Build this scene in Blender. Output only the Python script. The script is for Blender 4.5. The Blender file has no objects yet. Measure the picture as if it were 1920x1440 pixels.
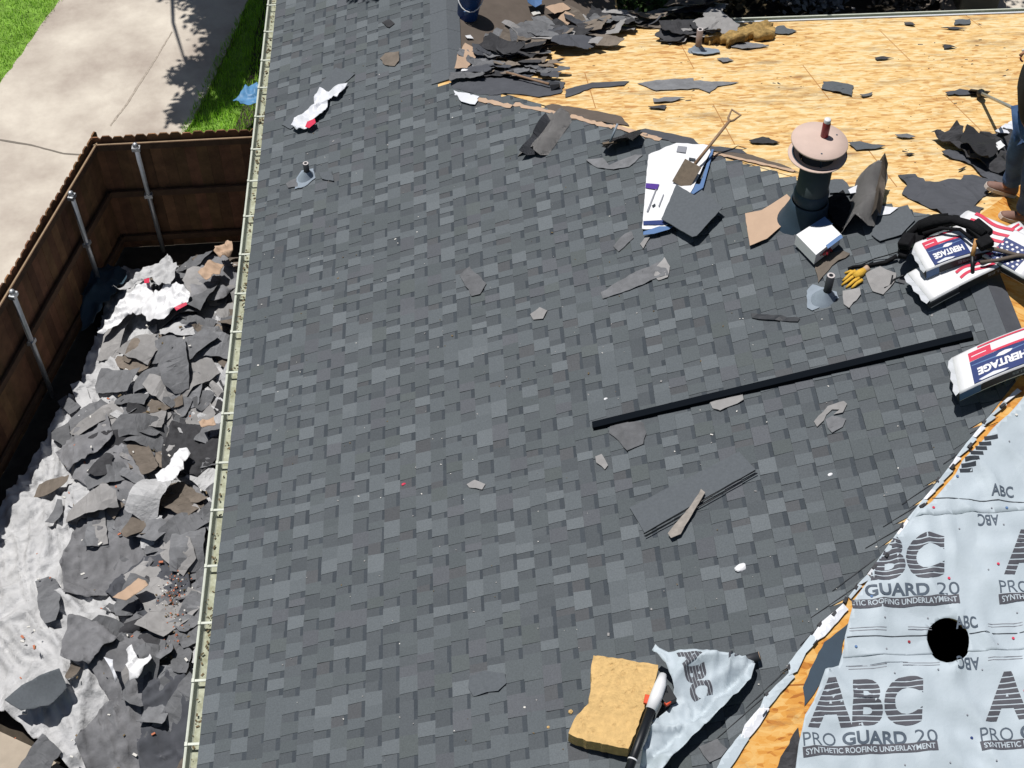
import bpy, bmesh, math, random
from mathutils import Vector, Matrix, noise
R_ = math.radians
C = bpy.context.scene.collection
scene = bpy.context.scene

# ------------------------------------------------------------------ camera
FPX = 2600.0
PITCH, YAW, ROLL = R_(49.06), R_(2.62), R_(-0.45)
CAM = Vector((2.2448, 0.0, 10.1117))          # the eave of the left slope is z = 0, the ground is z = -2.6
cy, sy, cp, sp = math.cos(YAW), math.sin(YAW), math.cos(PITCH), math.sin(PITCH)
R0 = Vector((cy, -sy, 0)); FH = Vector((sy, cy, 0)); KZ = Vector((0, 0, 1))
FWD = FH * cp - KZ * sp; UP0 = FH * sp + KZ * cp
RGT = R0 * math.cos(ROLL) + UP0 * math.sin(ROLL)
UPV = -R0 * math.sin(ROLL) + UP0 * math.cos(ROLL)
cd = bpy.data.cameras.new('camera'); cam = bpy.data.objects.new('camera', cd); C.objects.link(cam)
cd.sensor_width = 36; cd.lens = FPX / 1920 * 36; cd.clip_end = 500; cd.clip_start = .1
M = Matrix((RGT, UPV, -FWD)).transposed().to_4x4(); M.translation = CAM
cam.matrix_world = M
scene.camera = cam

# ------------------------------------------------------------------ light
SUN = Vector((-.24, .17, 1)).normalized()
w = bpy.data.worlds.new('World'); scene.world = w; w.use_nodes = True
nt = w.node_tree; bg = nt.nodes['Background']
sky = nt.nodes.new('ShaderNodeTexSky'); sky.sky_type = 'NISHITA'; sky.sun_disc = False
sky.sun_elevation = math.asin(SUN.z); sky.sun_rotation = math.atan2(SUN.x, SUN.y)
nt.links.new(sky.outputs[0], bg.inputs[0]); bg.inputs[1].default_value = .05
ld = bpy.data.lights.new('sun', 'SUN'); ld.energy = 5.0; ld.angle = R_(.5); ld.color = (1, .975, .94)
lo = bpy.data.objects.new('sun', ld); C.objects.link(lo)
lo.rotation_euler = SUN.to_track_quat('Z', 'Y').to_euler(); lo.location = (0, 10, 30)
vs = scene.view_settings; vs.view_transform = 'Standard'; vs.look = 'None'; vs.exposure = .22; vs.gamma = 1

# ------------------------------------------------------------------ geometry of the place
m = .35                      # every roof plane rises 0.35 per metre
GZ = -2.6
RX = 6.4; NY0 = .3; FY0 = 14.75
def gl(x, y): return m * x                       # left slope
def gf(x, y): return m * (FY0 - y)               # far slope
def gn(x, y): return m * (y - NY0)               # near slope
def gr(x, y): return m * (2 * RX - x)            # right slope
def gw(x, y): return m * (4.3 - x)               # right slope of the far wing
def gg(x, y): return GZ
def groof(x, y):
    a = min(m * x, m * (2 * RX - x), m * (FY0 - y), m * (y - NY0))
    b = min(m * x, m * (4.3 - x)) if y > 10 else -9
    return max(a, b)
PL = {'L': (-m, 0, 1, 0), 'F': (0, m, 1, m * FY0), 'N': (0, -m, 1, -m * NY0), 'R': (m, 0, 1, 2 * RX * m), 'W': (m, 0, 1, 4.3 * m)}
GF = {'L': gl, 'F': gf, 'N': gn, 'R': gr, 'W': gw}
def at(px, py, pl='L', h=0.0):
    """point of the place seen at that spot of the photograph, on a roof plane lifted by h, or on the level z = pl"""
    d = RGT * ((px - 960) / FPX) + UPV * ((720 - py) / FPX) + FWD
    if isinstance(pl, str): a, b, c, k = PL[pl]
    else: a, b, c, k = 0, 0, 1, pl
    k += h
    n = Vector((a, b, c)); t = (k - n.dot(CAM)) / n.dot(d)
    return CAM + d * t
def P2(pts, pl='L', h=0.0): return [tuple(at(x, y, pl, h)[:2]) for x, y in pts]
rnd = random.Random(7)
def nz(x, y, s=1.0, seed=0.0): return noise.noise(Vector((x * s + seed * 3.1, y * s - seed * 1.7, seed)))

# ------------------------------------------------------------------ materials
def lin(c): c /= 255.0; return c / 12.92 if c <= .04045 else ((c + .055) / 1.055) ** 2.4
ILL = 1.75
def A(r, g, b): return tuple(min(.86, lin(v) / ILL) for v in (r, g, b)) + (1,)
def mat(name, col, rough=.85, noisy=0.0, nscale=30, metal=0.0, bump=0.0, bscale=60, rand=0.0, attr=None, spec=.3, col2=None, sss=None):
    M_ = bpy.data.materials.new(name); M_.use_nodes = True; t = M_.node_tree; b = t.nodes['Principled BSDF']
    b.inputs['Roughness'].default_value = rough; b.inputs['Metallic'].default_value = metal
    b.inputs['Specular IOR Level'].default_value = spec
    N = t.nodes.new; L = t.links.new
    co = N('ShaderNodeTexCoord'); out = None
    rgb = N('ShaderNodeRGB'); rgb.outputs[0].default_value = col; out = rgb.outputs[0]
    if attr:
        at_ = N('ShaderNodeAttribute'); at_.attribute_name = attr; out = at_.outputs['Color']
    if noisy:
        n = N('ShaderNodeTexNoise'); n.inputs['Scale'].default_value = nscale; n.inputs['Detail'].default_value = 5
        n.inputs['Roughness'].default_value = .65
        L(co.outputs['Object'], n.inputs['Vector'])
        mr = N('ShaderNodeMapRange'); mr.inputs[1].default_value = .3; mr.inputs[2].default_value = .7
        mr.inputs[3].default_value = 1 - noisy; mr.inputs[4].default_value = 1 + noisy; L(n.outputs[0], mr.inputs[0])
        if col2:
            mx = N('ShaderNodeMix'); mx.data_type = 'RGBA'
            mr.inputs[3].default_value = 0; mr.inputs[4].default_value = 1
            L(mr.outputs[0], mx.inputs[0]); L(out, mx.inputs[6]); mx.inputs[7].default_value = col2; out = mx.outputs[2]
        else:
            mx = N('ShaderNodeVectorMath'); mx.operation = 'SCALE'; L(out, mx.inputs[0]); L(mr.outputs[0], mx.inputs['Scale']); out = mx.outputs[0]
    if rand:
        oi = N('ShaderNodeObjectInfo'); mr = N('ShaderNodeMapRange'); mr.inputs[3].default_value = 1 - rand; mr.inputs[4].default_value = 1 + rand
        L(oi.outputs['Random'], mr.inputs[0]); mx = N('ShaderNodeVectorMath'); mx.operation = 'SCALE'; L(out, mx.inputs[0]); L(mr.outputs[0], mx.inputs['Scale']); out = mx.outputs[0]
    L(out, b.inputs['Base Color'])
    if bump:
        n = N('ShaderNodeTexNoise'); n.inputs['Scale'].default_value = bscale; n.inputs['Detail'].default_value = 4
        L(co.outputs['Object'], n.inputs['Vector']); bp = N('ShaderNodeBump'); bp.inputs['Strength'].default_value = bump; bp.inputs['Distance'].default_value = .01
        L(n.outputs[0], bp.inputs['Height']); L(bp.outputs[0], b.inputs['Normal'])
    return M_

def osb_mat(name, c_lo, c_mid, c_hi, c_dark, rot=0.0):
    M_ = bpy.data.materials.new(name); M_.use_nodes = True; t = M_.node_tree; b = t.nodes['Principled BSDF']
    b.inputs['Roughness'].default_value = .8; b.inputs['Specular IOR Level'].default_value = .2
    N = t.nodes.new; L = t.links.new; co = N('ShaderNodeTexCoord')
    def flakes(sx, sy, r, jit):
        mp = N('ShaderNodeMapping'); mp.inputs['Rotation'].default_value = (0, 0, r + rot); mp.inputs['Scale'].default_value = (sx, sy, 1)
        wv = N('ShaderNodeTexNoise'); wv.inputs['Scale'].default_value = 2.2; L(co.outputs['Object'], wv.inputs['Vector'])
        ad = N('ShaderNodeVectorMath'); ad.operation = 'MULTIPLY_ADD'; ad.inputs[1].default_value = (jit, jit, 0); L(wv.outputs['Color'], ad.inputs[0]); L(co.outputs['Object'], ad.inputs[2])
        L(ad.outputs[0], mp.inputs[0]); v = N('ShaderNodeTexVoronoi'); v.inputs['Scale'].default_value = 1; L(mp.outputs[0], v.inputs['Vector'])
        return v.outputs['Color']
    f1 = flakes(8, 21, .10, .12); f2 = flakes(12, 30, -.45, .12); f3 = flakes(11, 24, .8, .1)
    def red(c):
        s = N('ShaderNodeSeparateColor'); L(c, s.inputs[0]); return s.outputs[0]
    ad = N('ShaderNodeMath'); ad.operation = 'ADD'; L(red(f1), ad.inputs[0]); L(red(f2), ad.inputs[1])
    ad2 = N('ShaderNodeMath'); ad2.operation = 'ADD'; L(ad.outputs[0], ad2.inputs[0]); L(red(f3), ad2.inputs[1])
    dv = N('ShaderNodeMath'); dv.operation = 'DIVIDE'; dv.inputs[1].default_value = 3; L(ad2.outputs[0], dv.inputs[0])
    big = N('ShaderNodeTexNoise'); big.inputs['Scale'].default_value = .9; big.inputs['Detail'].default_value = 3; L(co.outputs['Object'], big.inputs['Vector'])
    ad3 = N('ShaderNodeMath'); ad3.operation = 'MULTIPLY_ADD'; ad3.inputs[1].default_value = .45; L(big.outputs[0], ad3.inputs[0]); L(dv.outputs[0], ad3.inputs[2])
    cr = N('ShaderNodeValToRGB'); e = cr.color_ramp.elements
    e[0].position = .42; e[0].color = c_dark; e[1].position = 1.0; e[1].color = c_hi
    for p_, c_ in ((.55, c_lo), (.73, c_mid)): q = e.new(p_); q.color = c_
    L(ad3.outputs[0], cr.inputs[0])
    # grey scuffs of worn bitumen and small dark knots
    sc = N('ShaderNodeTexNoise'); sc.inputs['Scale'].default_value = 1.3; sc.inputs['Detail'].default_value = 8; sc.inputs['Roughness'].default_value = .75
    mp = N('ShaderNodeMapping'); mp.inputs['Scale'].default_value = (1, 2.6, 1); L(co.outputs['Object'], mp.inputs[0]); L(mp.outputs[0], sc.inputs['Vector'])
    mr = N('ShaderNodeMapRange'); mr.inputs[1].default_value = .53; mr.inputs[2].default_value = .70; mr.inputs[4].default_value = .8; L(sc.outputs[0], mr.inputs[0])
    mx = N('ShaderNodeMix'); mx.data_type = 'RGBA'; L(mr.outputs[0], mx.inputs[0]); L(cr.outputs[0], mx.inputs[6]); mx.inputs[7].default_value = A(150, 120, 90)
    # panel joints
    br = N('ShaderNodeTexBrick'); br.inputs['Scale'].default_value = 1; br.inputs['Brick Width'].default_value = 2.44; br.inputs['Row Height'].default_value = 1.15
    br.inputs['Mortar Size'].default_value = .006; br.inputs['Mortar Smooth'].default_value = .2; L(co.outputs['Object'], br.inputs['Vector'])
    mx2 = N('ShaderNodeMix'); mx2.data_type = 'RGBA'; L(br.outputs['Fac'], mx2.inputs[0]); L(mx.outputs[2], mx2.inputs[6]); mx2.inputs[7].default_value = (c_dark[0] * .8, c_dark[1] * .75, c_dark[2] * .7, 1)
    L(mx2.outputs[2], b.inputs['Base Color'])
    return M_

MT = {}
MT['osb'] = osb_mat('osb_deck', A(238, 193, 124), A(248, 209, 144), A(255, 230, 180), A(212, 158, 98))
MT['osb2'] = osb_mat('osb_deck_orange', A(232, 160, 72), A(244, 178, 88), A(252, 202, 124), A(196, 122, 54))
MT['shingle'] = mat('shingle_granules', (1, 1, 1, 1), .95, .16, 90, attr='tone', bump=.35, bscale=260, spec=.15)
MT['heapfelt'] = mat('heap_felt', A(138, 138, 141), .95, .22, 7, rand=.15, bump=.35, bscale=50, spec=.15)
MT['scrap'] = mat('torn_shingle', A(126, 127, 130), .95, .22, 9, rand=.25, bump=.4, bscale=120, spec=.15)
MT['scrap_dk'] = mat('torn_shingle_dark', A(74, 74, 77), .9, .25, 12, rand=.3, bump=.3, bscale=60, spec=.2)
MT['scrap_br'] = mat('old_felt_brown', A(134, 124, 114), .95, .2, 8, rand=.22, bump=.3, bscale=40, spec=.1)
MT['scrap_lt'] = mat('shingle_underside_light', A(164, 162, 161), .95, .12, 10, rand=.15, spec=.1)
MT['felt'] = mat('brown_felt', A(112, 102, 94), .95, .12, 5, bump=.2, bscale=20, spec=.1, col2=None)
MT['feltgrey'] = mat('grey_felt', A(92, 94, 100), .95, .12, 6, bump=.2, bscale=30, spec=.1)
MT['strip'] = mat('strip_shingle', A(104, 109, 114), .95, .10, 40, spec=.15, bump=.3, bscale=200)
MT['black'] = mat('black_plastic', (.006, .007, .009, 1), .45, spec=.3)
MT['matblack'] = mat('matt_black_rubber', (.0035, .005, .0075, 1), .9, spec=.05)
MT['blackcloth'] = mat('black_nylon', (.006, .006, .007, 1), .85, .3, 30, bump=.5, bscale=50, spec=.12)
MT['tarp'] = mat('grey_crumpled_sheet', A(206, 206, 207), .7, .16, 3.5, bump=1.0, bscale=26, spec=.3)
MT['white'] = mat('white_plastic', A(250, 250, 252), .5, spec=.4)
MT['bag'] = mat('bag_film', A(248, 248, 250), .4, .03, 6, bump=.7, bscale=9, spec=.45)
MT['white2'] = mat('white_film', A(238, 240, 246), .45, .05, 8, bump=.4, bscale=14, spec=.4)
MT['red'] = mat('red_print', A(226, 60, 92), .5)
MT['redcan'] = mat('red_paint', A(158, 34, 48), .35, spec=.5)
MT['navy'] = mat('navy_print', A(36, 58, 120), .5)
MT['pblue'] = mat('pale_blue_print', A(96, 130, 178), .5)
MT['blackprint'] = mat('black_print', A(24, 26, 38), .5)
MT['greyprint'] = mat('grey_print', A(150, 152, 160), .6)
MT['purple'] = mat('purple_print', A(84, 50, 150), .5)
MT['under'] = mat('underlayment_cloth', A(202, 214, 222), .6, .05, 2.5, bump=.12, bscale=40, spec=.3)
MT['ink'] = mat('grey_ink', A(90, 90, 98), .7, .16, 9)
MT['ink2'] = mat('slate_ink', A(92, 104, 118), .7, .1, 9)
MT['inkdk'] = mat('dark_seam_ink', A(58, 64, 72), .8)
MT['gutter'] = mat('gutter_paint', A(222, 226, 210), .45, .10, 12, spec=.4)
MT['gutterin'] = mat('gutter_floor_dirt', A(150, 150, 120), .8, .5, 14, col2=A(206, 210, 188))
MT['galv'] = mat('galvanised_steel', (.42, .43, .44, 1), .42, .12, 20, metal=.7)
MT['leadgrey'] = mat('lead_flashing', A(150, 162, 174), .6, .1, 15)
MT['flue'] = mat('flue_paint_slate', A(78, 88, 92), .6, .08, 12, spec=.3)
MT['flueb'] = mat('flue_base_blue', A(58, 76, 92), .6, .1, 10)
MT['capdisc'] = mat('oxidised_cap', A(226, 200, 186), .75, .06, 6, metal=0)
MT['pipe'] = mat('dark_pipe', (.02, .022, .026, 1), .6)
MT['pipetan'] = mat('pipe_tan', A(150, 132, 124), .6, .2, 20)
MT['pipein'] = mat('pipe_white_end', A(214, 206, 204), .6)
MT['wood'] = mat('weathered_picket', (1, 1, 1, 1), .9, .35, 5, bump=.3, bscale=30, attr='tone')
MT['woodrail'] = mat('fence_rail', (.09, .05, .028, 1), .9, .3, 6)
MT['woodtop_lit'] = mat('lit_rail_top', (.26, .19, .12, 1), .9, .2, 8)
MT['tanwood'] = mat('handle_wood', A(204, 150, 90), .6, .15, 25)
MT['shaft'] = mat('grey_wood_shaft', A(160, 130, 104), .7, .2, 25)
MT['steel'] = mat('worn_steel', A(126, 112, 96), .5, .2, 20, metal=.3)
MT['cardboard'] = mat('cardboard', A(206, 176, 150), .9, .06, 6)
MT['paletan'] = mat('pale_tan_felt', A(168, 160, 152), .9, .25, 12)
MT['foam'] = mat('yellow_foam', A(228, 190, 128), .95, .16, 22, bump=1.0, bscale=45)
MT['foamin'] = mat('insulation_brown', A(214, 176, 110), .95, .55, 12, bump=1, bscale=22, col2=A(120, 100, 60))
MT['glove'] = mat('yellow_leather', A(238, 188, 70), .8, .12, 30, bump=.4, bscale=60)
MT['orange'] = mat('orange_plastic', A(236, 84, 40), .45)
MT['denim'] = mat('denim', A(50, 76, 122), .85, .5, 5, bump=.8, bscale=14, col2=A(96, 132, 176))
MT['shirt'] = mat('black_shirt', (.012, .012, .014, 1), .85, bump=.4, bscale=12)
MT['skin'] = mat('skin', A(190, 134, 104), .6)
MT['hair'] = mat('dark_hair', (.012, .009, .007, 1), .6)
MT['shoe'] = mat('tan_shoe', A(150, 116, 104), .7, .15, 20)
MT['sole'] = mat('white_sole', A(226, 214, 204), .7)
MT['bluepail'] = mat('blue_pail', A(26, 78, 150), .4, .08, 6, spec=.5)
MT['bluepail_in'] = mat('blue_pail_inside', A(20, 130, 210), .45)
MT['bluetarp'] = mat('blue_tarp', A(96, 150, 196), .5, .15, 8, bump=.5, bscale=10)
MT['bluetarp_dk'] = mat('teal_tarp', A(60, 84, 98), .6, .2, 4, bump=.5, bscale=7)
MT['orangetxt'] = mat('brick_crumbs', A(206, 128, 96), .9)
MT['concrete'] = mat('driveway_concrete', A(238, 228, 212), .9, .22, .75, bump=.2, bscale=50, col2=A(180, 166, 154))
MT['concrete_dk'] = mat('crack_shade', A(186, 174, 160), .95, .3, 20)
MT['patio'] = mat('tan_paving', A(196, 182, 164), .9, .15, 3)
MT['crack'] = mat('joint_dirt', A(134, 126, 116), .95)
MT['soil'] = mat('dark_soil', (.035, .028, .02, 1), .95, .4, 6)
MT['lawn'] = mat('lawn_ground', (.12, .22, .03, 1), .95, .4, 5)
MT['blade'] = mat('grass_blade', (.24, .46, .035, 1), .8, .35, 4, spec=.2)
MT['leaf'] = mat('leaf_green', (.05, .10, .025, 1), .7, .4, 3, spec=.2)
MT['deadleaf'] = mat('dry_leaves', A(150, 128, 96), .9, .5, 4, col2=A(70, 66, 44))
MT['bark'] = mat('bark', (.09, .065, .045, 1), .95, .3, 12, bump=.8, bscale=20)
MT['wall'] = mat('painted_siding', A(196, 192, 176), .8, .05, 4)
MT['attic'] = mat('attic_dark_timber', (.03, .022, .015, 1), .95)
MT['acgrey'] = mat('ac_cabinet', A(158, 150, 128), .6, .08, 6)
MT['yellow'] = mat('yellow_sticker', A(222, 214, 90), .6)
MT['darkred'] = mat('dark_red_sticker', A(120, 50, 60), .6)
MT['purplecap'] = mat('purple_cap', A(150, 120, 130), .6)
MT['pebble'] = mat('white_crumb', A(235, 232, 225), .8)

# ------------------------------------------------------------------ building helpers
def tag(o, label=None, cat=None, group=None, kind=None):
    if label: o['label'] = label
    if cat: o['category'] = cat
    if group: o['group'] = group
    if kind: o['kind'] = kind
    return o
def obj(name, bm, material, parent=None, smooth=False, bevel=0, doublecheck=False):
    me = bpy.data.meshes.new(name)
    bmesh.ops.recalc_face_normals(bm, faces=bm.faces[:]) if doublecheck else None
    bm.to_mesh(me); bm.free()
    mats = material if isinstance(material, (list, tuple)) else [material]
    for k in mats: me.materials.append(MT[k] if isinstance(k, str) else k)
    if smooth:
        for p in me.polygons: p.use_smooth = True
    o = bpy.data.objects.new(name, me); C.objects.link(o)
    if bevel:
        b = o.modifiers.new('bevel', 'BEVEL'); b.width = bevel; b.segments = 2
    if parent: o.parent = parent; o.matrix_parent_inverse = Matrix.Identity(4)
    return o
def thing(name, label, cat, group=None, loc=(0, 0, 0)):
    o = bpy.data.objects.new(name, None); C.objects.link(o); o.empty_display_size = .1
    return tag(o, label, cat, group)
def box(bm, c, s, rot=None, mi=0):
    r = bmesh.ops.create_cube(bm, size=1)
    for v in r['verts']:
        p = Vector((v.co.x * s[0], v.co.y * s[1], v.co.z * s[2]))
        if rot: p = rot @ p
        v.co = p + Vector(c)
    fs = set(f for v in r['verts'] for f in v.link_faces)
    for f in fs: f.material_index = mi
    return r['verts']
def frame(zdir, xhint=Vector((1, 0, 0))):
    z = Vector(zdir).normalized(); x = (xhint - z * xhint.dot(z)).normalized(); y = z.cross(x)
    return Matrix((x, y, z)).transposed()
def cyl(bm, a, b, r, r2=None, n=16, mi=0, caps=True):
    a, b = Vector(a), Vector(b); r2 = r if r2 is None else r2
    F = frame(b - a, Vector((1, 0, 0)) if abs((b - a).normalized().x) < .9 else Vector((0, 1, 0)))
    A_, B_ = [], []
    for i in range(n):
        t = 2 * math.pi * i / n; d = F @ Vector((math.cos(t), math.sin(t), 0))
        A_.append(bm.verts.new(a + d * r)); B_.append(bm.verts.new(b + d * r2))
    for i in range(n):
        f = bm.faces.new((A_[i], A_[(i + 1) % n], B_[(i + 1) % n], B_[i])); f.material_index = mi; f.smooth = True
    if caps:
        f = bm.faces.new(B_); f.material_index = mi
        f = bm.faces.new(A_[::-1]); f.material_index = mi
def tube(bm, pts, r, n=8, mi=0):
    pts = [Vector(p) for p in pts]; rings = []
    for i, p in enumerate(pts):
        d = (pts[min(i + 1, len(pts) - 1)] - pts[max(i - 1, 0)])
        F = frame(d, Vector((0, 0, 1)) if abs(d.normalized().z) < .9 else Vector((1, 0, 0)))
        rr = r[i] if isinstance(r, (list, tuple)) else r
        rings.append([bm.verts.new(p + F @ Vector((math.cos(6.28318 * k / n), math.sin(6.28318 * k / n), 0)) * rr) for k in range(n)])
    for a, b in zip(rings, rings[1:]):
        for k in range(n):
            f = bm.faces.new((a[k], a[(k + 1) % n], b[(k + 1) % n], b[k])); f.material_index = mi; f.smooth = True
    bm.faces.new(rings[0][::-1]).material_index = mi; bm.faces.new(rings[-1]).material_index = mi
def lathe(bm, base, axis, prof, n=28, mi=0):
    F = frame(axis); rings = []
    for r, h in prof:
        rings.append([bm.verts.new(Vector(base) + F @ Vector((r * math.cos(6.28318 * k / n), r * math.sin(6.28318 * k / n), h))) for k in range(n)])
    for a, b in zip(rings, rings[1:]):
        for k in range(n):
            f = bm.faces.new((a[k], a[(k + 1) % n], b[(k + 1) % n], b[k])); f.material_index = mi; f.smooth = True
    return rings
def jag(poly, step=.05, amp=.012, rg=None):
    rg = rg or rnd; out = []
    n = len(poly)
    for i in range(n):
        a = Vector(poly[i]); b = Vector(poly[(i + 1) % n]); L = (b - a).length
        k = max(1, int(L / step)); d = (b - a).normalized() if L > 1e-6 else Vector((1, 0)); nn = Vector((-d.y, d.x))
        out.append(tuple(a))
        for j in range(1, k):
            out.append(tuple(a + (b - a) * (j / k) + nn * rg.uniform(-amp, amp) + d * rg.uniform(-.25, .25) * step))
    return out
def tess(poly, cell, hole=None):
    """fill a plan polygon and cut it into a grid so that it can be bent"""
    bm = bmesh.new(); es = []
    for loop in [poly] + ([hole] if hole else []):
        vs_ = [bm.verts.new((p[0], p[1], 0)) for p in loop]
        es += [bm.edges.new((vs_[i - 1], vs_[i])) for i in range(len(vs_))]
    bmesh.ops.triangle_fill(bm, use_beauty=True, use_dissolve=False, edges=es, normal=(0, 0, 1))
    if cell:
        xs = [p[0] for p in poly]; ys = [p[1] for p in poly]
        for ax, lo_, hi_ in ((0, min(xs), max(xs)), (1, min(ys), max(ys))):
            k = int((hi_ - lo_) / cell)
            for j in range(1, k + 1):
                co = [0, 0, 0]; no = [0, 0, 0]; co[ax] = lo_ + (hi_ - lo_) * j / (k + 1); no[ax] = 1
                bmesh.ops.bisect_plane(bm, geom=bm.verts[:] + bm.edges[:] + bm.faces[:], plane_co=co, plane_no=no, dist=1e-5)
    return bm
def raise_solid(bm, zf, thick):
    """lift a flat tessellation to zf(x, y) and give it thickness downwards"""
    top = bm.faces[:]; vmap = {}
    bm.normal_update()
    if top and sum(f.normal.z for f in top) < 0: bmesh.ops.reverse_faces(bm, faces=top)
    edges = [e for e in bm.edges if len(e.link_faces) == 1]
    loops = [(l.vert, l.link_loop_next.vert) for e in edges for l in e.link_loops]
    for v in bm.verts[:]: vmap[v] = bm.verts.new((v.co.x, v.co.y, zf(v.co.x, v.co.y) - thick))
    for v in vmap: v.co.z = zf(v.co.x, v.co.y)
    for f in top: bm.faces.new([vmap[v] for v in reversed(f.verts)]).material_index = f.material_index
    for a, b in loops: bm.faces.new((b, a, vmap[a], vmap[b]))
    return bm
def slab(name, poly, g, h, thick, material, cell=.12, parent=None, smooth=False, jstep=0, jamp=.01, rg=None, hole=None):
    """thin piece lying on surface g, its top at h(x, y) above it"""
    if jstep: poly = jag(poly, jstep, jamp, rg)
    hf = h if callable(h) else (lambda x, y: h)
    bm = raise_solid(tess(poly, cell, hole), lambda x, y: g(x, y) + hf(x, y), thick)
    return obj(name, bm, material, parent, smooth)
def wrinkle(amp, s=6, seed=0., base=.006):
    def f(x, y):
        a = nz(x, y, s, seed); b = nz(x, y, s * 2.3, seed + 5)
        return base + amp * (max(0, 1 - abs(a) * 3.2) * .6 + max(0, b) * .5)
    return f
def scrap(name, c, L, W, rot, material, g, z0=0.0, tilt=(0, 0), curl=0.0, cdir=0.0, jamp=.02, cut=.35, thick=.005, rg=None, step=.06, cell=None, label=None, cat=None, group=None):
    rg = rg or rnd
    o_ = [(-L / 2, -W / 2), (L / 2, -W / 2), (L / 2, W / 2), (-L / 2, W / 2)]
    q = []
    for i, (u, v) in enumerate(o_):
        if rg.random() < cut:
            a = rg.uniform(.15, .5); b = rg.uniform(.15, .5); pu, pv = o_[i - 1]; nu, nv = o_[(i + 1) % 4]
            q.append((u + (pu - u) * a, v + (pv - v) * a))
            if rg.random() < .5: q.append((u * .8 + rg.uniform(-.06, .06) * L, v * .8))
            q.append((u + (nu - u) * b, v + (nv - v) * b))
        else: q.append((u + rg.uniform(-.06, .06) * L, v + rg.uniform(-.08, .08) * W))
    bm = tess(jag(q, step, jamp, rg), cell or max(L, W) / 5)
    cu, su = math.cos(cdir), math.sin(cdir); k2 = rg.uniform(-.5, .5) * curl
    raise_solid(bm, lambda u, v: curl * ((u * cu + v * su) / L * 2) ** 2 * L + k2 * (u * su - v * cu) ** 2 / L * 2 + .01 * L * nz(u, v, 7 / L, rg.random()), thick)
    cr, sr = math.cos(rot), math.sin(rot); zs = []; s1 = rg.uniform(0, 50); s2 = rg.uniform(0, 50)
    for v in bm.verts: v.co.z += L * (.05 * nz(v.co.x + s1, v.co.y, 1.4 / L, 1) + .04 * max(0, 1 - abs(nz(v.co.x, v.co.y + s2, 1.5 / L, 2)) * 6))
    for v in bm.verts:
        x, y, z = v.co; z += x * tilt[0] + y * tilt[1]
        X = c[0] + x * cr - y * sr; Y = c[1] + x * sr + y * cr; v.co = (X, Y, z); zs.append(z)
    zm = min(zs)
    for v in bm.verts: v.co.z = v.co.z - zm * .9 + g(v.co.x, v.co.y) + z0 + .003
    o = obj(name, bm, material); 
    return tag(o, label, cat, group)

def text_bm(s, bold=0.0, space=1.0):
    cu = bpy.data.curves.new('t', 'FONT'); cu.body = s; cu.size = 1; cu.offset = bold; cu.space_character = space; cu.resolution_u = 4
    o = bpy.data.objects.new('t', cu); C.objects.link(o); bpy.context.view_layer.update()
    me = bpy.data.meshes.new_from_object(o.evaluated_get(bpy.context.evaluated_depsgraph_get()))
    bm = bmesh.new(); bm.from_mesh(me); bpy.data.objects.remove(o); bpy.data.curves.remove(cu); bpy.data.meshes.remove(me)
    xs = [v.co.x for v in bm.verts]; ys = [v.co.y for v in bm.verts]
    x0, y0, W, H = min(xs), min(ys), max(xs) - min(xs), max(ys) - min(ys)
    for v in bm.verts: v.co.x = (v.co.x - x0) / W; v.co.y = (v.co.y - y0) / H; v.co.z = 0
    return bm
def cut_bm(bm, nx, ny):
    for ax, n in ((0, nx), (1, ny)):
        for j in range(1, n):
            co = [0, 0, 0]; no = [0, 0, 0]; co[ax] = j / n; no[ax] = 1
            bmesh.ops.bisect_plane(bm, geom=bm.verts[:] + bm.edges[:] + bm.faces[:], plane_co=co, plane_no=no, dist=1e-6)
def stripes_bm(bm, bands, gap):
    """cut horizontal gaps out of lettering"""
    for j in range(1, bands):
        for q in (j / bands - gap / 2, j / bands + gap / 2):
            bmesh.ops.bisect_plane(bm, geom=bm.verts[:] + bm.edges[:] + bm.faces[:], plane_co=(0, q, 0), plane_no=(0, 1, 0), dist=1e-6)
    dead = []
    for f in bm.faces:
        y = f.calc_center_median().y * bands; r = abs(y - round(y)) / bands
        if r < gap / 2 and 0 < round(y) < bands: dead.append(f)
    bmesh.ops.delete(bm, geom=dead, context='FACES')

# ================================================================== THE SETTING
def rect(x0, x1, y0, y1): return [(x0, y0), (x1, y0), (x1, y1), (x0, y1)]
g_ = bmesh.new(); vs4 = [g_.verts.new(p) for p in ((-80, -60, GZ - .05), (90, -60, GZ - .05), (90, 120, GZ - .05), (-80, 120, GZ - .05))]; g_.faces.new(vs4)
tag(obj('ground', g_, 'lawn'), kind='structure')
dl = P2([(90, -60), (112, 0), (60, 72), (0, 158)], GZ)
dl = [(-3.75, 24), tuple(at(112, 0, GZ)[:2]), tuple(at(60, 75, GZ)[:2]), tuple(at(0, 158, GZ)[:2]), (-5.4, 14.8), (-7.6, 8), (-9.6, 2)]
dr = [(-5.2, 2), (-4.3, 6), (-3.05, 11), (-2.36, 13.82), (-2.0, 15.2), tuple(at(352, 240, GZ)[:2]), tuple(at(415, 120, GZ)[:2]), tuple(at(466, 0, GZ)[:2]), (-.8, 24)]
tag(slab('driveway', jag(dl + dr, .12, .022), gg, .01, .12, 'concrete', .8), kind='structure')
jl = P2([(0, 262), (60, 272), (120, 288), (150, 290), (150, 292.5), (120, 290.5), (60, 275), (0, 265)], GZ)
tag(slab('driveway_joint', jag(jl, .1, .004), gg, .0145, .003, 'crack', 0), kind='structure')
tag(slab('yard_soil', [(-2.36, 13.8), (-4.4, 5.5), (-6, -1), (.4, -1), (.4, 13.8)], gg, .0, .1, 'soil', .5), kind='structure')
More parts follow.
